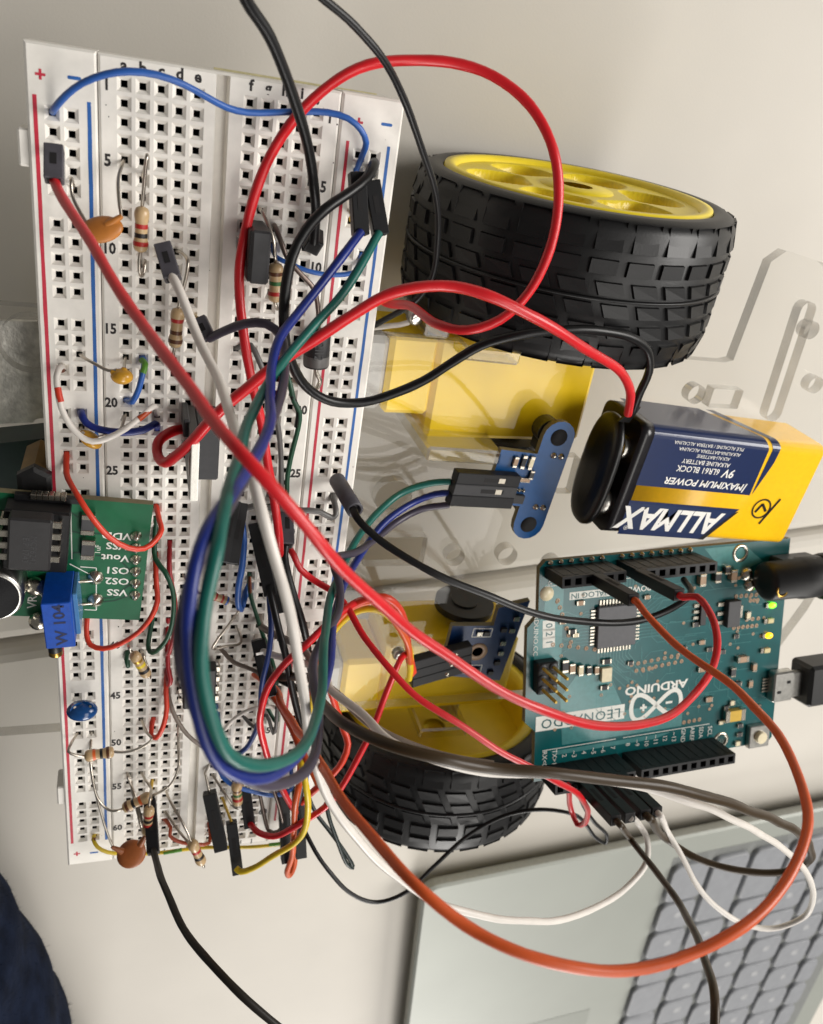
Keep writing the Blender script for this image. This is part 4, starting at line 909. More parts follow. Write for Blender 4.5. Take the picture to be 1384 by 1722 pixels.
resistor('small resistor with red bands beside the loose mid blue wire', (352,1000,2.2), (386,1012,2.2), ((.3,'b_red'),(.62,'b_red'),(.85,'mblue')), [(343,998,2.4),(335,997,1.6),H('e',34,-1)], [(396,1016,2.4),(402,1024,3.4),(385,1050,5),(366,1075,5),(358,1091,4.4),(380,1087,3),(405,1080,1),H('g',38,-1)], .72)
resistor('resistor with gold, yellow and black bands below the green sensor board', (224,1098,5), (248,1137,5), ((.3,'b_gold'),(.5,'b_yel'),(.72,'b_blk')), [(218,1092,6),(215,1080,4),H('a',40,-1)], [(252,1140,5),(249,1125,3),(240,1100,2),H('b',41,-1)], .9)
resistor('resistor with orange and black bands lying over the blue line of the left rail', (192,1264,4.6), (142,1272,4.6), ((.2,'b_brn'),(.42,'b_blk'),(.66,'b_org')), [(205,1265,4.8),(230,1260,5),(255,1243,4.6),(247,1232,3),H('b',48,-1)], [(128,1270,4.8),(115,1264,4.6),(120,1250,3),H('+',49,-1)])
resistor('tilted resistor with black and orange bands above the brown disc capacitor', (254,1338,6), (207,1360,6), ((.35,'b_org'),(.6,'b_blk'),(.82,'b_brn')), [(265,1334,6.4),(288,1318,7),(300,1290,6),(300,1255,3),H('e',48,-1)], [(198,1363,6.4),(183,1362,6),(166,1345,5),(156,1310,4),(152,1280,2),H('-',49,-1)])
resistor('upright resistor with brown and black bands beside the black plug of the lower left wire', (251,1357,8), (247,1402,8), ((.28,'b_red'),(.45,'b_blk'),(.62,'b_red')), [(252,1345,8),(254,1326,5),(245,1312,3),H('b',54,-1)], [(243,1408,8),(240,1400,6),(232,1370,4),H('a',54,-1)], .95)
resistor('resistor with red and black bands hanging over the lower edge of the breadboard', (322,1415,9), (340,1452,9), ((.4,'b_red'),(.66,'b_blk')), [(319,1408,9),(305,1380,7),(285,1345,3),H('d',56,-1)], [(343,1458,9),(340,1450,8),(315,1415,6),(298,1394,3),H('d',59,-1)], 1.0)
resistor('resistor with green and red bands under the looped blue wire', (398,1316,5), (400,1352,5), ((.3,'b_brn'),(.5,'b_grn'),(.7,'b_red')), [(398,1308,5),H('f',53,2),H('f',53,-1)], [(400,1360,5),(392,1355,4),(378,1335,3),H('f',55,-1)], 1.0)
# diode
t = thing('diode', 'fat black diode with grey band on the right of the breadboard', 'diode', at(533,585,0)); a, c = at(535,556,3.2), at(531,616,3.2)
dd = (c-a).normalized(); bdy = MB().lathe([(.6,0),(2.1,.05),(2.2,.3),(2.2,(c-a).length-.3),(2.1,(c-a).length-.05),(.6,(c-a).length)], a, dd, 28).build('diode_body', 'chip', t)
MB().lathe([(2.22,(c-a).length-2.1),(2.23,(c-a).length-2.0),(2.23,(c-a).length-.5),(2.2,(c-a).length-.35)], a, dd, 28).build('cathode_band', mat('band_grey', (96,94,92), .4), bdy)
text('printed_lettering', '2II2', 1.5, at(536,592,5.45), dd, V((-dd.y,dd.x,0)), 'gchip', bdy, 0)
lead(t, [a,(535,545,3.4),(535,520,4.2),(527,485,4.6),(505,460,4.8),(484,435,4.8),(472,405,4.2),(462,380,2.2),H('h',8,-1)], .42, 'dkwire'); lead(t, [c,(532,628,3.2),(538,638,3),(536,648,2.2),(526,656,1),H('j',18,-1)], .4)
# capacitors
disc_cap('tan ceramic disc capacitor behind the long red wire, upper left', (170,386,6), (V((.95,.3,.1)).normalized(), V((.25,-.8,.55)).normalized(), V((-.1,.52,.85)).normalized()), 3.2, 1.0, 'tan', [[(204,364,6),(200,335,5),(199,300,3),(205,278,1.6),H('a',5,-1)],[(148,380,5),(122,330,3),(120,300,2),H('-',7,-1)]], .62, [((180,380,6.2),(205,363,6.4))])
disc_cap('small amber dipped capacitor with wires to the left rail and column a', (205,633,4.6), (UX, V((0,.3,.95)).normalized(), V((0,-.95,.3)).normalized()), 1.75, 1.3, 'amber', [[(196,622,5),(182,623,4.6),(160,612,4),(142,602,2.2),H('-',17,-1)],[(209,624,5),(209,614,2.4),H('a',17,-1)]], .95, [((202,630,4.8),(186,624,4.8)),((207,628,4.8),(209,618,4.6))])
disc_cap('amber dipped capacitor mostly under the white and orange wire', (152,739,3.2), (V((.8,-.6,0)), V((0,0,1)), V((.6,.8,0))), 2.1, 1.2, 'amber', [[(165,735,4),(180,731,3.6),(200,725,2),H('a',21,-1)],[(140,728,4),H('-',22,1.5),H('-',22,-1)]], .8)
disc_cap('glossy dark blue dipped capacitor across the two holes of the left rail', (138,1195,4.2), (UX, V((0,-.55,.83)).normalized(), V((0,.83,.55)).normalized()), 2.9, 1.9, 'bcap', [[(126,1190,5),(124,1183,2),H('+',46,-1)],[(152,1188,5),(154,1182,2),H('-',46,-1)]], .72, [((130,1192,4.6),(124,1184,3.2)),((147,1190,4.6),(154,1182,3.2))])
disc_cap('large brown ceramic disc capacitor at the lower left edge of the breadboard', (221,1436,7.4), (V((.98,.2,0)).normalized(), V((.1,-.72,.68)).normalized(), V((.13,.68,.72)).normalized()), 3.1, 1.0, 'brnc', [[(190,1424,7.4),(180,1400,6.5),(168,1360,5),(160,1330,3.4),(154,1300,1.6),H('-',51,-1)],[(246,1405,8),(240,1385,6),(228,1340,3),(214,1304,1),H('a',54,-1)]], .95, [((205,1432,7.6),(188,1424,7.6)),((236,1420,8),(246,1403,8.2))])
# grey film capacitor standing tall
tl, tr2, br_, bl_ = at(424,388,9.5), at(458,390,9.5), at(452,478,9.5), at(417,478,9.5); cc = (tl+tr2+br_+bl_)/4
t = thing('film_capacitor', 'tall dark grey box shaped capacitor right of the centre groove', 'capacitor', cc-UZ*9.4)
yy_ = (tl+tr2-br_-bl_).normalized(); xx_ = V((yy_.y,-yy_.x,0)); hx_, hy_ = (tr2-tl).length/2, (tl-bl_).length/2
MB().box(cc-UZ*4.4, (hx_*.98, hy_, 4.5), (xx_,yy_,UZ), .35).build('capacitor_case', 'gchip', t); MB().box(cc-UZ*4.6-xx_*hx_*.99, (.3,hy_*.96,4.2), (xx_,yy_,UZ), .2).build('case_lid', 'chip', t)
for s_ in (1,-1): lead(t, [cc+yy_*hy_*.7*s_-UZ*8.8, cc+yy_*hy_*.7*s_-UZ*11], .3)
# power transistor with bright tab
t = thing('power_transistor', 'black power transistor with a bright metal tab standing in the breadboard', 'transistor', (10,-53,0))
tx0, ty0, ty1 = 10.5, -48.2, -58.5
tb = MB().box((tx0,(ty0+ty1)/2,8.2), (.65,(ty0-ty1)/2,7.6), None, .08).build('metal_tab', mat('shaded_tab', (66,64,63), .45, .25, bump=.1), t)  # tab faces darkened: shaded side painted into the metal colour
MB().box((tx0,(ty0+ty1)/2,16.2), (.62,(ty0-ty1)/2-.05,.42), None, .12).build('glare_edge', mat('glare_tab', (252,248,238), .5, 0., var=.05, vs=900, bump=.4, bs=2500), tb)  # top edge of the same tab whitened as painted glare
MB().box((tx0+2.55,(ty0+ty1)/2,4.6), (1.9,(ty0-ty1)/2,4.3), None, .3).build('transistor_case', 'gchip', t)
MB().box((tx0-.95,ty0-1.2,4.2), (.5,1.6,4.0), None, .2).build('case_shoulder', 'gchip', t)
MB().lathe([(1.8,-.02),(1.8,.05),(0,.05)], (tx0-.66,(ty0+ty1)/2,13.6), -UX, 20).build('tab_hole', 'dkwire', tb)
for k in (-1,0,1): lead(t, [V((tx0+1.2,(ty0+ty1)/2+k*P,2.2)), V((tx0+.5,(ty0+ty1)/2+k*P,.6)), V((10.16,(ty0+ty1)/2+k*P,-2))], .35)
# dip chip half hidden under the wire bundle
t = thing('dip_chip', 'black dip chip in the centre groove, half under the wire bundle', 'chip', at(352,1150,0)); c = V((13.9,-108.5,2.6))
MB().box(c, (3.2,5.0,1.6), None, .3).build('chip_body', 'chip', t)
for k in range(4):
    for sg in (-1,1):
        b = MB(); yv = c.y+(k-1.5)*P; b.box((c.x+sg*3.5,yv,2.5), (.45,.6,.13), None, .05); b.box((c.x+sg*3.9,yv,1.2), (.12,.5,1.3)); b.build('chip_leg', 'wire', t)
# ================================================================== JUMPER WIRES
def housing(t, tip, end, m_='plug', w_=2.5, slot=True, pin=None, square=False):
    tip, end = q(tip), q(end); d = end-tip; L = d.length; X, Y, Z = frame(d)
    c = (tip+end)/2
    hb = MB(); out = [(-w_/2,-w_/2),(w_/2,-w_/2),(w_/2,w_/2),(-w_/2,w_/2)]
    hb.box(c, (w_/2,w_/2,L/2), (X,Y,Z), .14)
    h = hb.build('plug_housing', m_, t)
    iw = w_*.36; MB().box(end, (iw,iw,.06), (X,Y,Z)).build('wire_mouth', 'shaft', h)
    if slot:
        for s_ in (1,-1): MB().box(c+Y*s_*w_*.5-Z*L*.06, (.42,.05,L*.16), (X,Y,Z)).build('catch_slot', 'shaft', h)
    if pin is not None: MB().tube([tip, q(pin)], .32, 6).build('pin', 'gold', t)
    return h
def jumper(label, col, pts, d=1.4, plugs=(), n=12, group='jumper wires', name='jumper_wire', bits=()):
    path = smooth(pts, 1.4); ph = [random.uniform(0, 6.3) for _ in range(6)]; amp = .16*min(1, d)
    for i, p in enumerate(path):
        f_ = amp*min(1, i/8, (len(path)-1-i)/8); p += V((math.sin(i*.21+ph[0])+.6*math.sin(i*.53+ph[1]), math.sin(i*.19+ph[2])+.6*math.sin(i*.47+ph[3]), math.sin(i*.23+ph[4])))*f_
    p0 = path[len(path)//2]
    low = min(path, key=lambda p: p.z)
    t = thing(name, label, 'wire', low-UZ*d/2, group)
    r = d/2
    MB().tube(path, [r*(1+.025*math.sin(i*.8+ph[5])+.015*math.sin(i*2.1)) for i in range(len(path))], n).build('insulation', col, t)
    for m_, bp, bd in bits: MB().tube(smooth(bp, .8), bd/2, n).build('coloured_stretch' if m_ not in ('copper','wire','dkwire') else 'bare_end', m_, t)
    for pl_ in plugs: housing(t, *pl_[:2], *(pl_[2:3] or ('plug',)), pin=pl_[3] if len(pl_) > 3 else None)
    return t
AE = lambda px, py, h=24.5: A(*apx(px,py,h), h)
def hdr(px, py, yrow, h=24.5):
    x_, _ = apx(px, py, h); return A(x_, yrow, 9.6), A(x_, yrow, h)
# 1 long red
o_tip, o_end = hdr(1066,1012,2.54); r_tip, r_end = hdr(1143,992,2.54)
jumper('long thick red wire crossing everything from the upper left rail to the teal board', 'red', [(91,303,9),(100,325,12),(150,405,23),(215,508,34),(290,612,47),(350,698,57),(420,778,64),(520,890,66),(620,999,63),(710,1073,60),(800,1135,59),(900,1190,60),(1000,1219,58),(1080,1217,54),(1150,1187,48),(1195,1130,42),(1206,1080,37),(1196,1035,31),(1172,1003,26),r_end+az_*1.2,r_end], 1.42, [((91,247,6.5),(91,305,9),'gplug',H('+',5,-1)),(r_tip,r_end)])
# 2 white, top
wd = [hdr(1036,1381,50.8),hdr(1060,1373,50.8),hdr(1086,1368,50.8),hdr(1106,1357,50.8)]
jumper('long thick white wire running down the middle over all the others', 'white', [(290,466,10.5),(300,485,13),(330,560,18),(352,610,24),(385,690,36),(413,765,45),(440,850,52),(466,945,55),(485,1030,56),(500,1110,56),(513,1190,54),(530,1275,52),(550,1335,51),(585,1395,51),(630,1445,50),(690,1490,50),(760,1525,50),(845,1548,49),(930,1547,44),(1000,1527,38),(1055,1492,32),(1086,1450,28),(1088,1410,25),(1075,1385,23),wd[1][1]], 1.42, [((274,412,7),(291,470,10),'gplug',H('c',10,-1)),wd[1]])
# 3-5 green, blue, violet bundle
jumper('green wire of the big loop from the right rail to the blue sensor board', 'green', [(637,392,8),(610,440,12),(570,500,16),(520,553,20),(480,600,24),(447,655,30),(418,715,43.7),(390,800,59.7),(372,870,67.7),(360,940,71.7),(347,1010,73.7),(342,1080,75.7),(346,1150,76.7),(361,1220,77.7),(385,1270,77.7),(420,1287,76.7),(465,1284,73.7),(505,1258,67.7),(530,1215,59.7),(543,1150,49.7),(546,1090,41.7),(550,1030,29),(562,985,20),(590,925,10),(630,868,2),(680,828,-3),(730,812,-3),(758,810,-2)], 1.4, [((624,305,4.5),(640,396,7),'plug',H('n',7,-1))])
jumper('bright blue wire of the big loop from the right rail to the blue sensor board', 'blue', [(607,390,8),(580,425,11),(540,475,14),(500,530,18),(472,570,22),(458,615,26),(455,660,32),(452,705,42),(428,770,54),(390,830,63),(352,890,69),(332,950,72),(320,1020,74),(316,1085,75),(320,1150,76),(337,1225,77),(368,1283,77),(410,1308,76),(455,1306,73),(500,1275,68),(528,1225,60),(540,1170,50),(556,1090,38),(562,1040,28),(580,985,18),(605,930,8),(650,875,1),(700,843,-3),(735,831,-3),(756,829,-2)], 1.4, [((600,290,4.5),(606,396,7),'plug',H('p',7,-1))])
jumper('grey violet wire of the big loop from the dark plug near the groove', 'violet', [(352,569,8),(380,556,11),(412,545,13),(445,545,14),(470,566,16),(478,610,22),(474,655,30),(452,725,39.6),(418,790,51.6),(385,850,59.6),(345,920,67.6),(322,985,70.6),(306,1060,73.6),(307,1110,74.6),(322,1165,74.6),(345,1225,74.6),(380,1275,73.6),(425,1318,71.6),(470,1322,68.6),(510,1300,63.6),(532,1260,57.6),(538,1205,50.6),(528,1150,43.6),(528,1110,37.6),(545,1070,34),(568,1025,27),(571,985,22),(562,950,18),(566,938,15),(600,928,10),(635,905,4),(670,875,-1),(710,855,-3),(756,849,-2)], 1.42, [((333,535,6),(351,572,7.5),'gplug',H('e',14,-1))])
# 6 battery leads
jumper('thick red battery lead crossing from the clip to a hook beside the transistor', 'red', [(1056,696,5),(1060,665,8),(1050,632,13),(1010,600,18),(950,566,22),(890,530,24),(830,501,24),(760,482,22),(700,482,21),(650,494,20),(590,530,20),(530,573,20),(470,612,20),(420,650,20),(370,692,19),(325,738,16),(292,766,13),(279,776,11),(268,768,8),(266,748,6),(274,735,4),(293,724,2.2),H('e',22,-1)], 1.72, name='battery_lead', group='battery leads')
jumper('thick black battery lead curving from the clip under the red one to the right rail', 'black', [(1066,690,4),(1076,660,6),(1091,625,7),(1088,592,8),(1060,568,10),(1010,558,12),(950,556,13),(880,561,13),(810,580,11),(760,607,9),(710,640,8),(660,664,8),(610,679,8),(560,676,9),(515,648,11),(488,605,13),(478,560,14),(478,500,14),(489,430,13),(510,390,12),(545,355,11),(590,325,9),(617,302,7),(630,275,3.2),H('n',4,-.5)], 1.62, name='battery_lead', group='battery leads')
# 7 red circle (motor lead) and its scarlet end
jumper('thin bright red wire in a big circle over the near wheel', 'red', [(600,470,-14),(645,506,-8),(690,514,2),(735,543,11),(785,555,16),(840,540,17),(890,495,16),(925,420,15),(940,330,14),(930,250,13),(890,175,10),(830,128,7),(760,105,5),(690,102,4),(620,113,4),(555,145,4),(500,192,4.5),(455,260,5),(422,340,6),(407,420,6.5),(404,500,7),(411,570,8),(427,650,9),(438,710,9),(447,770,10),(458,820,10),(465,870,11),(469,905,11),(470,932,9)], 1.58, [((470,905,3),(470,938,9),'red',H('h',30,-1))][:0])
# 8 black ones at the top
jumper('black wire entering from the top left, standing in the upper right block', 'black', [(395,-60,24),(412,0,21),(452,62,18),(488,140,15),(513,220,12),(527,290,9),(532,350,6),(529,395,5),(528,408,4.5)], 1.55, [((527,392,.4),(527,416,4.4),'plug')])
jumper('thin black wire entering at the top and passing between breadboard and near wheel', 'black', [(500,-40,18),(545,0,16),(598,45,14),(643,95,12),(680,170,8),(710,250,4),(730,325,1),(736,400,-1),(727,465,-3),(695,512,-5),(650,538,-9),(600,560,-13)], 1.15)
# barrel ended black wire
jumper('black wire with a round sleeve from the right rail to the teal board', 'black', [(594,856,13),(600,870,15),(640,909,18),(690,944,21),(740,970,23),(800,994,24),(870,1021,24),(950,1041,23),(1030,1048,22),(1090,1041,21),(1130,1024,20),(1160,1000,19),A(*apx(1150,975,12),12)], 1.42)
bt_ = thing('wire_sleeve', 'round black sleeve leaning out of the right rail', 'sleeve', H('n',26)); a, c = at(566,806,2), at(597,858,13)
MB().lathe([(1.3,0),(1.55,.4),(1.55,(c-a).length),(1.15,(c-a).length+.02),(1.0,(c-a).length-1.2)], a, (c-a).normalized(), 20).build('sleeve', 'gplug', bt_); MB().tube([H('n',26,-1), a], .4).build('pin', 'gold', bt_)
# orange loop
jumper('orange wire in a wide loop around the right and over the laptop', 'orange', [o_end,o_end+az_*1.2,(1085,1030,27),(1130,1078,34),(1200,1132,45),(1262,1182,56),(1312,1238,66),(1346,1305,74),(1357,1365,79),(1346,1425,83),(1312,1495,87),(1250,1560,90),(1160,1608,91),(1050,1629,91),(950,1621,90),(860,1597,88),(780,1558,85),(700,1493,81),(645,1432,75),(597,1368,67),(555,1310,57),(530,1270,48),(510,1240,36),(490,1210,24),(472,1180,14),(462,1160,7),H('i',44,-1)], 1.4, [(o_tip,o_end)])
# brown and white pair on the right
jumper('thick brown wire curving from the breadboard over the far wheel to the teal board plug', 'brown', [H('j',42,-1),H('j',42,5),(520,1140,22),(548,1190,44),(600,1228,56),(660,1256,61),(740,1278,64),(830,1293,64),(930,1299,65),(1020,1308,65),(1100,1320,65),(1180,1338,64),(1260,1362,60),(1330,1392,54),(1360,1420,48),(1362,1446,43),(1335,1462,40),(1290,1468,38),(1230,1463,35),(1170,1443,31),(1125,1413,27),wd[2][1]+az_*1.2,wd[2][1]], 1.72, [wd[2]])
jumper('second white wire following the brown one around the right side', 'white', [H('i',40,-1),H('i',40,4),(530,1120,20),(560,1165,36),(610,1205,46),(660,1248,55),(720,1272,59),(800,1293,60),(900,1302,60),(1000,1311,60),(1080,1324,60),(1160,1347,61),(1240,1382,57),(1310,1422,52),(1352,1462,48),(1368,1505,45),(1350,1542,42),(1300,1560,40),(1250,1552,38),(1205,1527,36),(1170,1485,33),(1145,1440,30),(1122,1395,27),wd[3][1]+az_*1.2,wd[3][1]], 1.36, [wd[3]])
jumper('taupe wire leaving the lower middle of the breadboard beside the brown one', 'taupe', [H('i',38,-1),H('i',38,3),(505,1085,12),(535,1130,24),(560,1165,34),(600,1200,42),(650,1233,49),(700,1255,52),(760,1274,55),(830,1287,58)], 1.35)
jumper('brown wire hanging from the teal board plugs over the laptop keys', 'brown', [wd[0][1],wd[0][1]+az_*1.5,(1060,1410,30),(1095,1455,40),(1135,1510,53),(1170,1570,66),(1192,1630,76),(1201,1690,83),(1200,1780,88)], 1.42, [wd[0]])
jumper('black wire hanging out of the lower left corner of the photo', 'dkb', [(258,1430,13),(263,1450,17),(275,1490,26),(305,1553,36),(345,1608,44),(395,1662,50),(450,1712,54),(520,1770,58)], 1.4, [((252,1345,3),(258,1436,13),'plug',H('c',55,-1))])
jumper('thin black wire looping below the far wheel to the teal board', 'black', [(500,1370,6),(520,1412,10),(548,1462,14),(585,1500,16),(635,1517,16),(685,1498,16),(730,1455,14),(785,1408,12),(850,1372,12),(920,1361,14),(965,1368,16),(985,1385,15),(1000,1408,14),(1018,1418,13),(1020,1405,14),(1000,1383,16),(980,1350,17),A(*apx(968,1322,12),12)], 1.0)
jumper('dark green wire folded into a narrow loop beside the far wheel', 'gblack', [(515,1330,8),(530,1365,10),(560,1405,13),(590,1452,15),(593,1460,15),(585,1455,15.5),(570,1420,15),(555,1380,14),(548,1350,13)], .95)
# reds in the lower middle
pe = hdr(985,1384,50.8,20)
jumper('thin red wire from the middle of the breadboard to the plugs of the teal board', 'red', [H('j',32,-1),(488,925,3),(505,958,4),(530,978,5),(560,995,8),(585,1020,12),(615,1070,18),(655,1125,24),(700,1172,28),(760,1213,31),(830,1255,33),(900,1293,34),(950,1322,33),(978,1345,30),(988,1365,26),(984,1384,22),(972,1386,20),(962,1365,18),A(*apx(955,1320,11),11)], 1.3)
jumper('red wire from the dark blue sensor plug down to the lowest right plugs', 'red', [(690,1128,0),(683,1100,6),(672,1110,10),(655,1155,14),(632,1215,18),(607,1265,20),(580,1315,21),(552,1350,21),(520,1375,20),(490,1395,18),(460,1407,15),(435,1400,12),(421,1386,8)], 1.35, [((412,1328,3.5),(420,1390,7.5),'plug',H('h',55,-1))])
jumper('red wire sweeping from behind the bundle to the lower right of the breadboard', 'red', [(625,1002,6),(585,1022,12),(550,1050,16),(515,1085,18),(480,1115,18),(450,1152,18),(440,1190,18),(441,1235,16),(452,1280,14),(468,1320,11),(488,1350,8),(500,1370,5)], 1.4)
jumper('scarlet wire bent round the sensor side and down behind the far wheel', 'scar', [(695,1130,1),(688,1092,6),(681,1050,9),(668,1018,11),(645,1003,12),(615,1006,11),(580,1028,9),(545,1075,6),(560,1180,4),(578,1225,4),(586,1250,6),(577,1280,8),(555,1308,8),(530,1330,7),(505,1350,5),H('n',52,-1)], 1.5)
jumper('yellow wire from the dark blue sensor plug to the lowest plug of the breadboard', 'yellow', [(688,1142,0),(690,1120,5),(692,1095,8),(680,1070,9),(660,1040,9),(630,1024,9),(595,1030,8),(560,1060,8),(538,1110,8),(522,1190,10),(507,1270,18),(512,1310,22),(517,1350,22),(513,1390,20),(495,1420,17),(460,1440,15),(425,1460,12),(405,1466,11),(397,1460,10)], 1.35, [((389,1382,3),(400,1468,8.5),'plug',H('g',58,-1))])
jumper('orange wire beside the yellow one, ending at the lowest black plugs', 'orange', [(692,1134,.5),(690,1112,6),(684,1082,10),(664,1045,10.5),(635,1012,10.5),(598,1020,10),(565,1050,9),(540,1095,8),(520,1180,9),(505,1260,14),(505,1310,19),(500,1345,20),(494,1390,17),(491,1430,13),(484,1468,9),(488,1472,7),(494,1460,6),H('n',59,3)], 1.35)
jumper('dark orange wire coming out under the white one at lower middle', 'dorange', [(452,1160,6),(470,1185,9),(487,1220,13),(503,1255,17),(520,1285,20),(535,1318,22)], 1.4)
t = thing('plug_pair', 'pair of black plugs under the orange and yellow wires at the breadboard corner', 'plug', at(490,1420,0)); 
for tip, end in (((476,1330,3),(482,1448,9)),((500,1325,3),(506,1440,9))): housing(t, tip, end)
t = thing('plug_pair', 'black plug standing right of the centre groove near the lower edge', 'plug', at(370,1380,0)); housing(t, (352,1332,3),(372,1428,9), w_=2.9); MB().tube([at(352,1332,3), at(345,1300,1), H('f',53,-1)], .3).build('pin','wire',t)
# black cluster in the middle
t = thing('plug_pair', 'pair of black plugs under the loop beside the groove, above the small resistor', 'plug', at(380,905,0))
for tip, end in (((392,842,3),(372,945,9)),((404,846,3),(388,948,9))): housing(t, tip, end)
t = thing('plug_pair', 'slim black plugs leaning behind the white wire at mid board', 'plug', at(440,940,0))
for tip, end in (((428,880,2),(455,1000,8)),((440,884,2),(468,1030,9))): housing(t, tip, end)
t = thing('plug_pair', 'grey topped plug beside the red wire end at mid board', 'plug', at(485,905,0)); housing(t, (480,858,2),(482,918,8), 'gplug')
t = thing('plug_pair', 'black plug with white slit under the blue wire at mid board', 'plug', at(445,1130,0)); h_ = housing(t, (434,1075,3),(455,1170,9), w_=2.9); MB().box(at(437,1099,9.2), (.75,.3,.06), rotz(.2)).build('contact', 'bwht', h_)
jumper('thick black wire from the grey plug down behind the white wire', 'black', [(480,918,8),(478,935,9),(484,965,10),(495,1000,11),(508,1045,11),(515,1075,10),(520,1110,8),(516,1160,5),H('j',44,-1)], 1.5)
jumper('black wire hidden along the white wire in the middle', 'black', [(452,985,8),(462,1030,11),(472,1075,13),(486,1130,14),(500,1190,14),(510,1250,12),(508,1310,9),(500,1360,5)], 1.4)
# small board wires
def small(label, col, pts, d=.95, bits=()): return jumper(label, col, pts, d, (), 10, 'short hook-up wires', 'hookup_wire', bits)
small('mid blue wire arching over the top rows from left rail to right rail', 'mblue', [H('+',3,-1),(92,182,2),(112,160,4.5),(140,141,6.5),(180,128,8),(220,123,8.5),(265,127,8.5),(310,142,7.5),(345,160,6),(380,178,4.5),(415,187,3.8),(460,188,3.6),(510,187,3.6),(550,188,3.8),(585,198,4.2),(608,218,4),(617,240,3.2),(612,257,1.8),H('p',4,-1)], .98)
small('mid blue wire at row ten behind the green wire', 'mblue', [H('h',9,-1),(463,432,1.6),(490,445,2.2),(515,456,2.4),(545,462,2.4),(580,462,2.2),(602,454,1.8),H('n',9,-1)], .8)
small('short blue and green wire between rows seventeen and twenty', 'mblue', [H('b',17,-1),(243,612,1.4),(240,628,2.6),(233,655,3),(222,676,2.4),H('a',20,-1)], 1.0, [('lgreen',[H('b',17,.6),(244,612,1.7),(240,628,2.65)],1.04)])
small('short thick dark blue wire from the left rail to column c', 'blue', [H('-',21,-1),(138,699,2),(146,712,2.6),(168,722,3),(205,726,3.2),(240,722,3),(260,712,2.4),H('c',22,-1)], 1.25)
small('white wire with orange ends looping from the left rail to column c', 'white', [H('+',18,-1),(100,618,1.6),(95,632,2.6),(97,655,3.6),(103,685,4.6),(118,715,5.4),(138,735,6),(158,743,6.2),(182,738,6.2),(212,722,5.6),(240,699,4.4),(258,684,2.6),H('c',21,-1)], 1.0, [('copper',[H('+',18,.4),(100,618,1.6),(95,632,2.6),(97,652,3.5)],.85),('scar',[(97,652,3.5),(99,664,4),(102,676,4.4)],1.1),('dorange',[(233,705,4.8),(243,697,4.2),(251,690,3.4)],1.04)])
small('red wire from the left rail arching over the green sensor board', 'scar', [H('+',24,-1),(112,796,2),(118,812,4),(133,838,7),(155,872,8.5),(185,905,8.6),(215,921,8.2),(240,921,7.4),(260,907,6),(271,890,4.4),(268,875,2.4),H('c',28,-1)], 1.0)
small('red wire below the green sensor board from column c to the left rail', 'scar', [H('c',32,-1),(263,985,3),(265,1010,4.4),(254,1038,5),(230,1064,5),(200,1082,4.8),(172,1090,4.2),(152,1084,3),(146,1068,1.8),H('-',37,-1)], 1.0)
small('dark green wire curving along the right edge of the green sensor board', 'dgreen', [H('c',29,-1),(262,940,3),(278,962,5),(291,992,6),(294,1025,6),(289,1055,5.4),(276,1080,4.4),(255,1098,3),(249,1092,2),H('c',37,-1)], .95)
small('dark red wire in column d below the green sensor board', 'dred', [H('d',31,-1),(285,966,2.6),(291,1000,4),(294,1040,4.4),(290,1080,3.4),(282,1100,2),H('d',38,-1)], .95)
small('short dark red wire in column d at row forty two', 'dred', [H('d',40,-1),(283,1122,1.4),(288,1142,2),(284,1152,1.8),H('d',43,-.5)], .95)
small('bright red wire from row forty three down to row forty eight', 'scar', [H('d',43,-1),(279,1165,1.8),(280,1190,3),(275,1215,3.4),(262,1240,3),(254,1236,1.8),H('c',48,-1)], 1.05)
small('greyish white wire passing under the bundle below row forty five', 'taupe', [H('d',44,-1),(286,1180,1.6),(296,1208,3),(315,1235,4),(340,1254,4.4),(365,1262,3),H('f',48,-1)], .9)
small('grey wire with a kink from column f to the right rail', 'greyw', [H('f',27,-1),(402,855,2),(425,852,3),(460,855,3.6),(500,858,3.8),(535,860,3.6),(556,871,3.4),(564,866,3.2),(563,848,1.8),H('n',27,-1)], 1.15)
small('straight mid blue wire ending beside the small resistor', 'mblue', [H('g',28,-1),(407,882,2.2),(409,910,3.6),(407,950,4.6),(402,985,4.4),(401,1015,3.6),(405,1025,2.6),H('h',35,-1)], 1.25)
small('thin dark green wire from the copper end at row thirty four', 'dgreen', [H('h',34,-1),(421,1000,1.6),(429,1028,2.6),(440,1062,3),(452,1098,3.2),(462,1135,3),(466,1170,2.4),(465,1215,2),H('j',47,-1)], .85, [('copper',[H('h',34,.2),(421,1000,1.65)],.6)])
small('dark blue wire hanging down past the black plug and round to column f', 'nblue', [H('i',32,-1),(449,965,3),(453,1010,5),(454,1060,8),(449,1105,10),(441,1150,10),(438,1195,9),(432,1228,7),(415,1258,5.4),(396,1268,4.4),(378,1256,3),(370,1236,1.6),H('f',47,-1)], 1.1)
small('mid blue wire under the bundle running to the right rail at the bottom', 'mblue', [H('f',50,-1),(375,1305,3),(400,1322,5),(430,1332,5.4),(462,1338,5),(490,1328,3.6),H('p',54,-1)], 1.0)
small('thin dark grey wire behind the red circle in column f to row twenty five', 'greyw', [H('f',16,-1),(421,580,2),(434,605,3),(446,636,3.6),(460,675,3.6),(469,720,3.4),(473,770,3),(474,815,2.6),(472,850,1.4),H('i',27,-1)], 1.0)
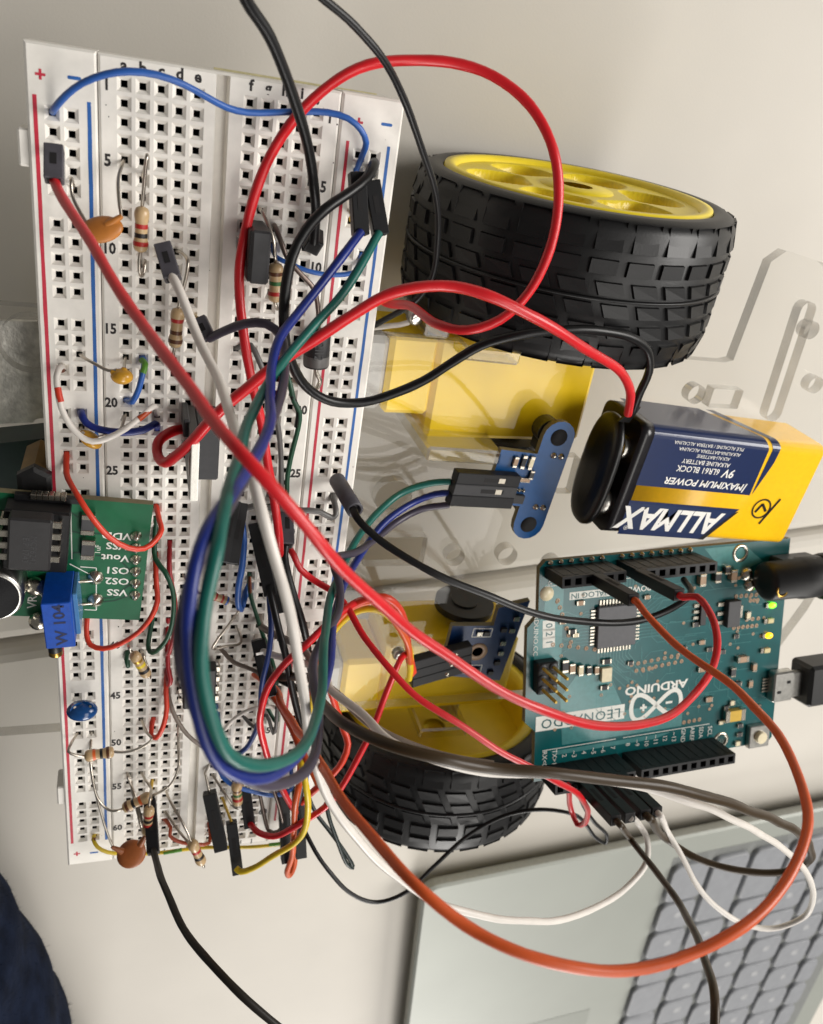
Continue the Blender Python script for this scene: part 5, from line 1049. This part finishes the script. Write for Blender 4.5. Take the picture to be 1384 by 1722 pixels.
small('green wire with a black stretch beside row twenty on the right', 'dgreen', [H('i',16,-1),(481,625,2),(488,648,2.8),(493,672,3),(502,692,3),(500,720,2.8),(492,760,2.6),(485,800,2.4),(478,845,1.8),H('i',28,-1)], .95, [('black',[(491,665,3),(497,680,3.05),(502,692,3.02),(501,706,2.95),(499,718,2.85)],1.0)])
small('dull bare wire bent down from the violet loop to the lower right plugs', 'dkwire', [(459,1325,7),(466,1345,7),(473,1370,6.6),(476,1388,6),(468,1398,4.5),(452,1396,2),H('j',56,-1)], .9)
small('yellow wire with green stretches along the lower edge of the breadboard', 'yellow', [H('-',61,-1),(157,1411,1.4),(164,1424,2.4),(182,1434,2.8),(215,1438,2.8),(260,1436,2.6),(300,1430,2.6),(340,1425,2.6),(400,1424,2.6),(450,1421,2.6),(495,1415,2.4),(507,1402,1.6),H('n',61,-1)], .85, [('copper',[H('-',61,.2),(157,1411,1.45),(160,1418,1.9)],.8),('lgreen',[(275,1434.5,2.6),(290,1432,2.62),(306,1429,2.64)],.9),('lgreen',[(452,1421,2.6),(462,1420,2.6),(470,1419,2.58)],.9)])
small('short orange wire at the lower edge under the tilted resistor', 'dorange', [H('d',60,-1),(287,1392,2),(286,1405,3),(300,1414,3.4),(330,1419,3.6),(352,1417,3),H('f',61,-1)], .85)
small('white wire looping under the blue ones from column f at row forty nine', 'white', [H('f',49,-1),(374,1228,2),(392,1210,4),(420,1194,5),(450,1188,5),(470,1190,3),H('j',46,-1)], .85)
small('pale taupe wire from column f at row forty one to the black plug', 'taupe', [H('f',41,-1),(392,1113,2),(412,1121,3),(432,1130,4),(445,1145,4)], .9)
small('small dark green hook at row forty one left', 'dgreen', [H('a',41,-1),(212,1108,1.2),(215,1120,1.6),H('a',42,-1)], .9)
small('dark grey wire bent in a narrow hook at row fifty on the right', 'greyw', [(470,1155,5),(466,1190,5),(463,1225,4),(459,1234,3),(455,1220,3),(449,1202,3),(440,1204,2.4),(428,1222,1.6),H('h',48,-1)], .85)
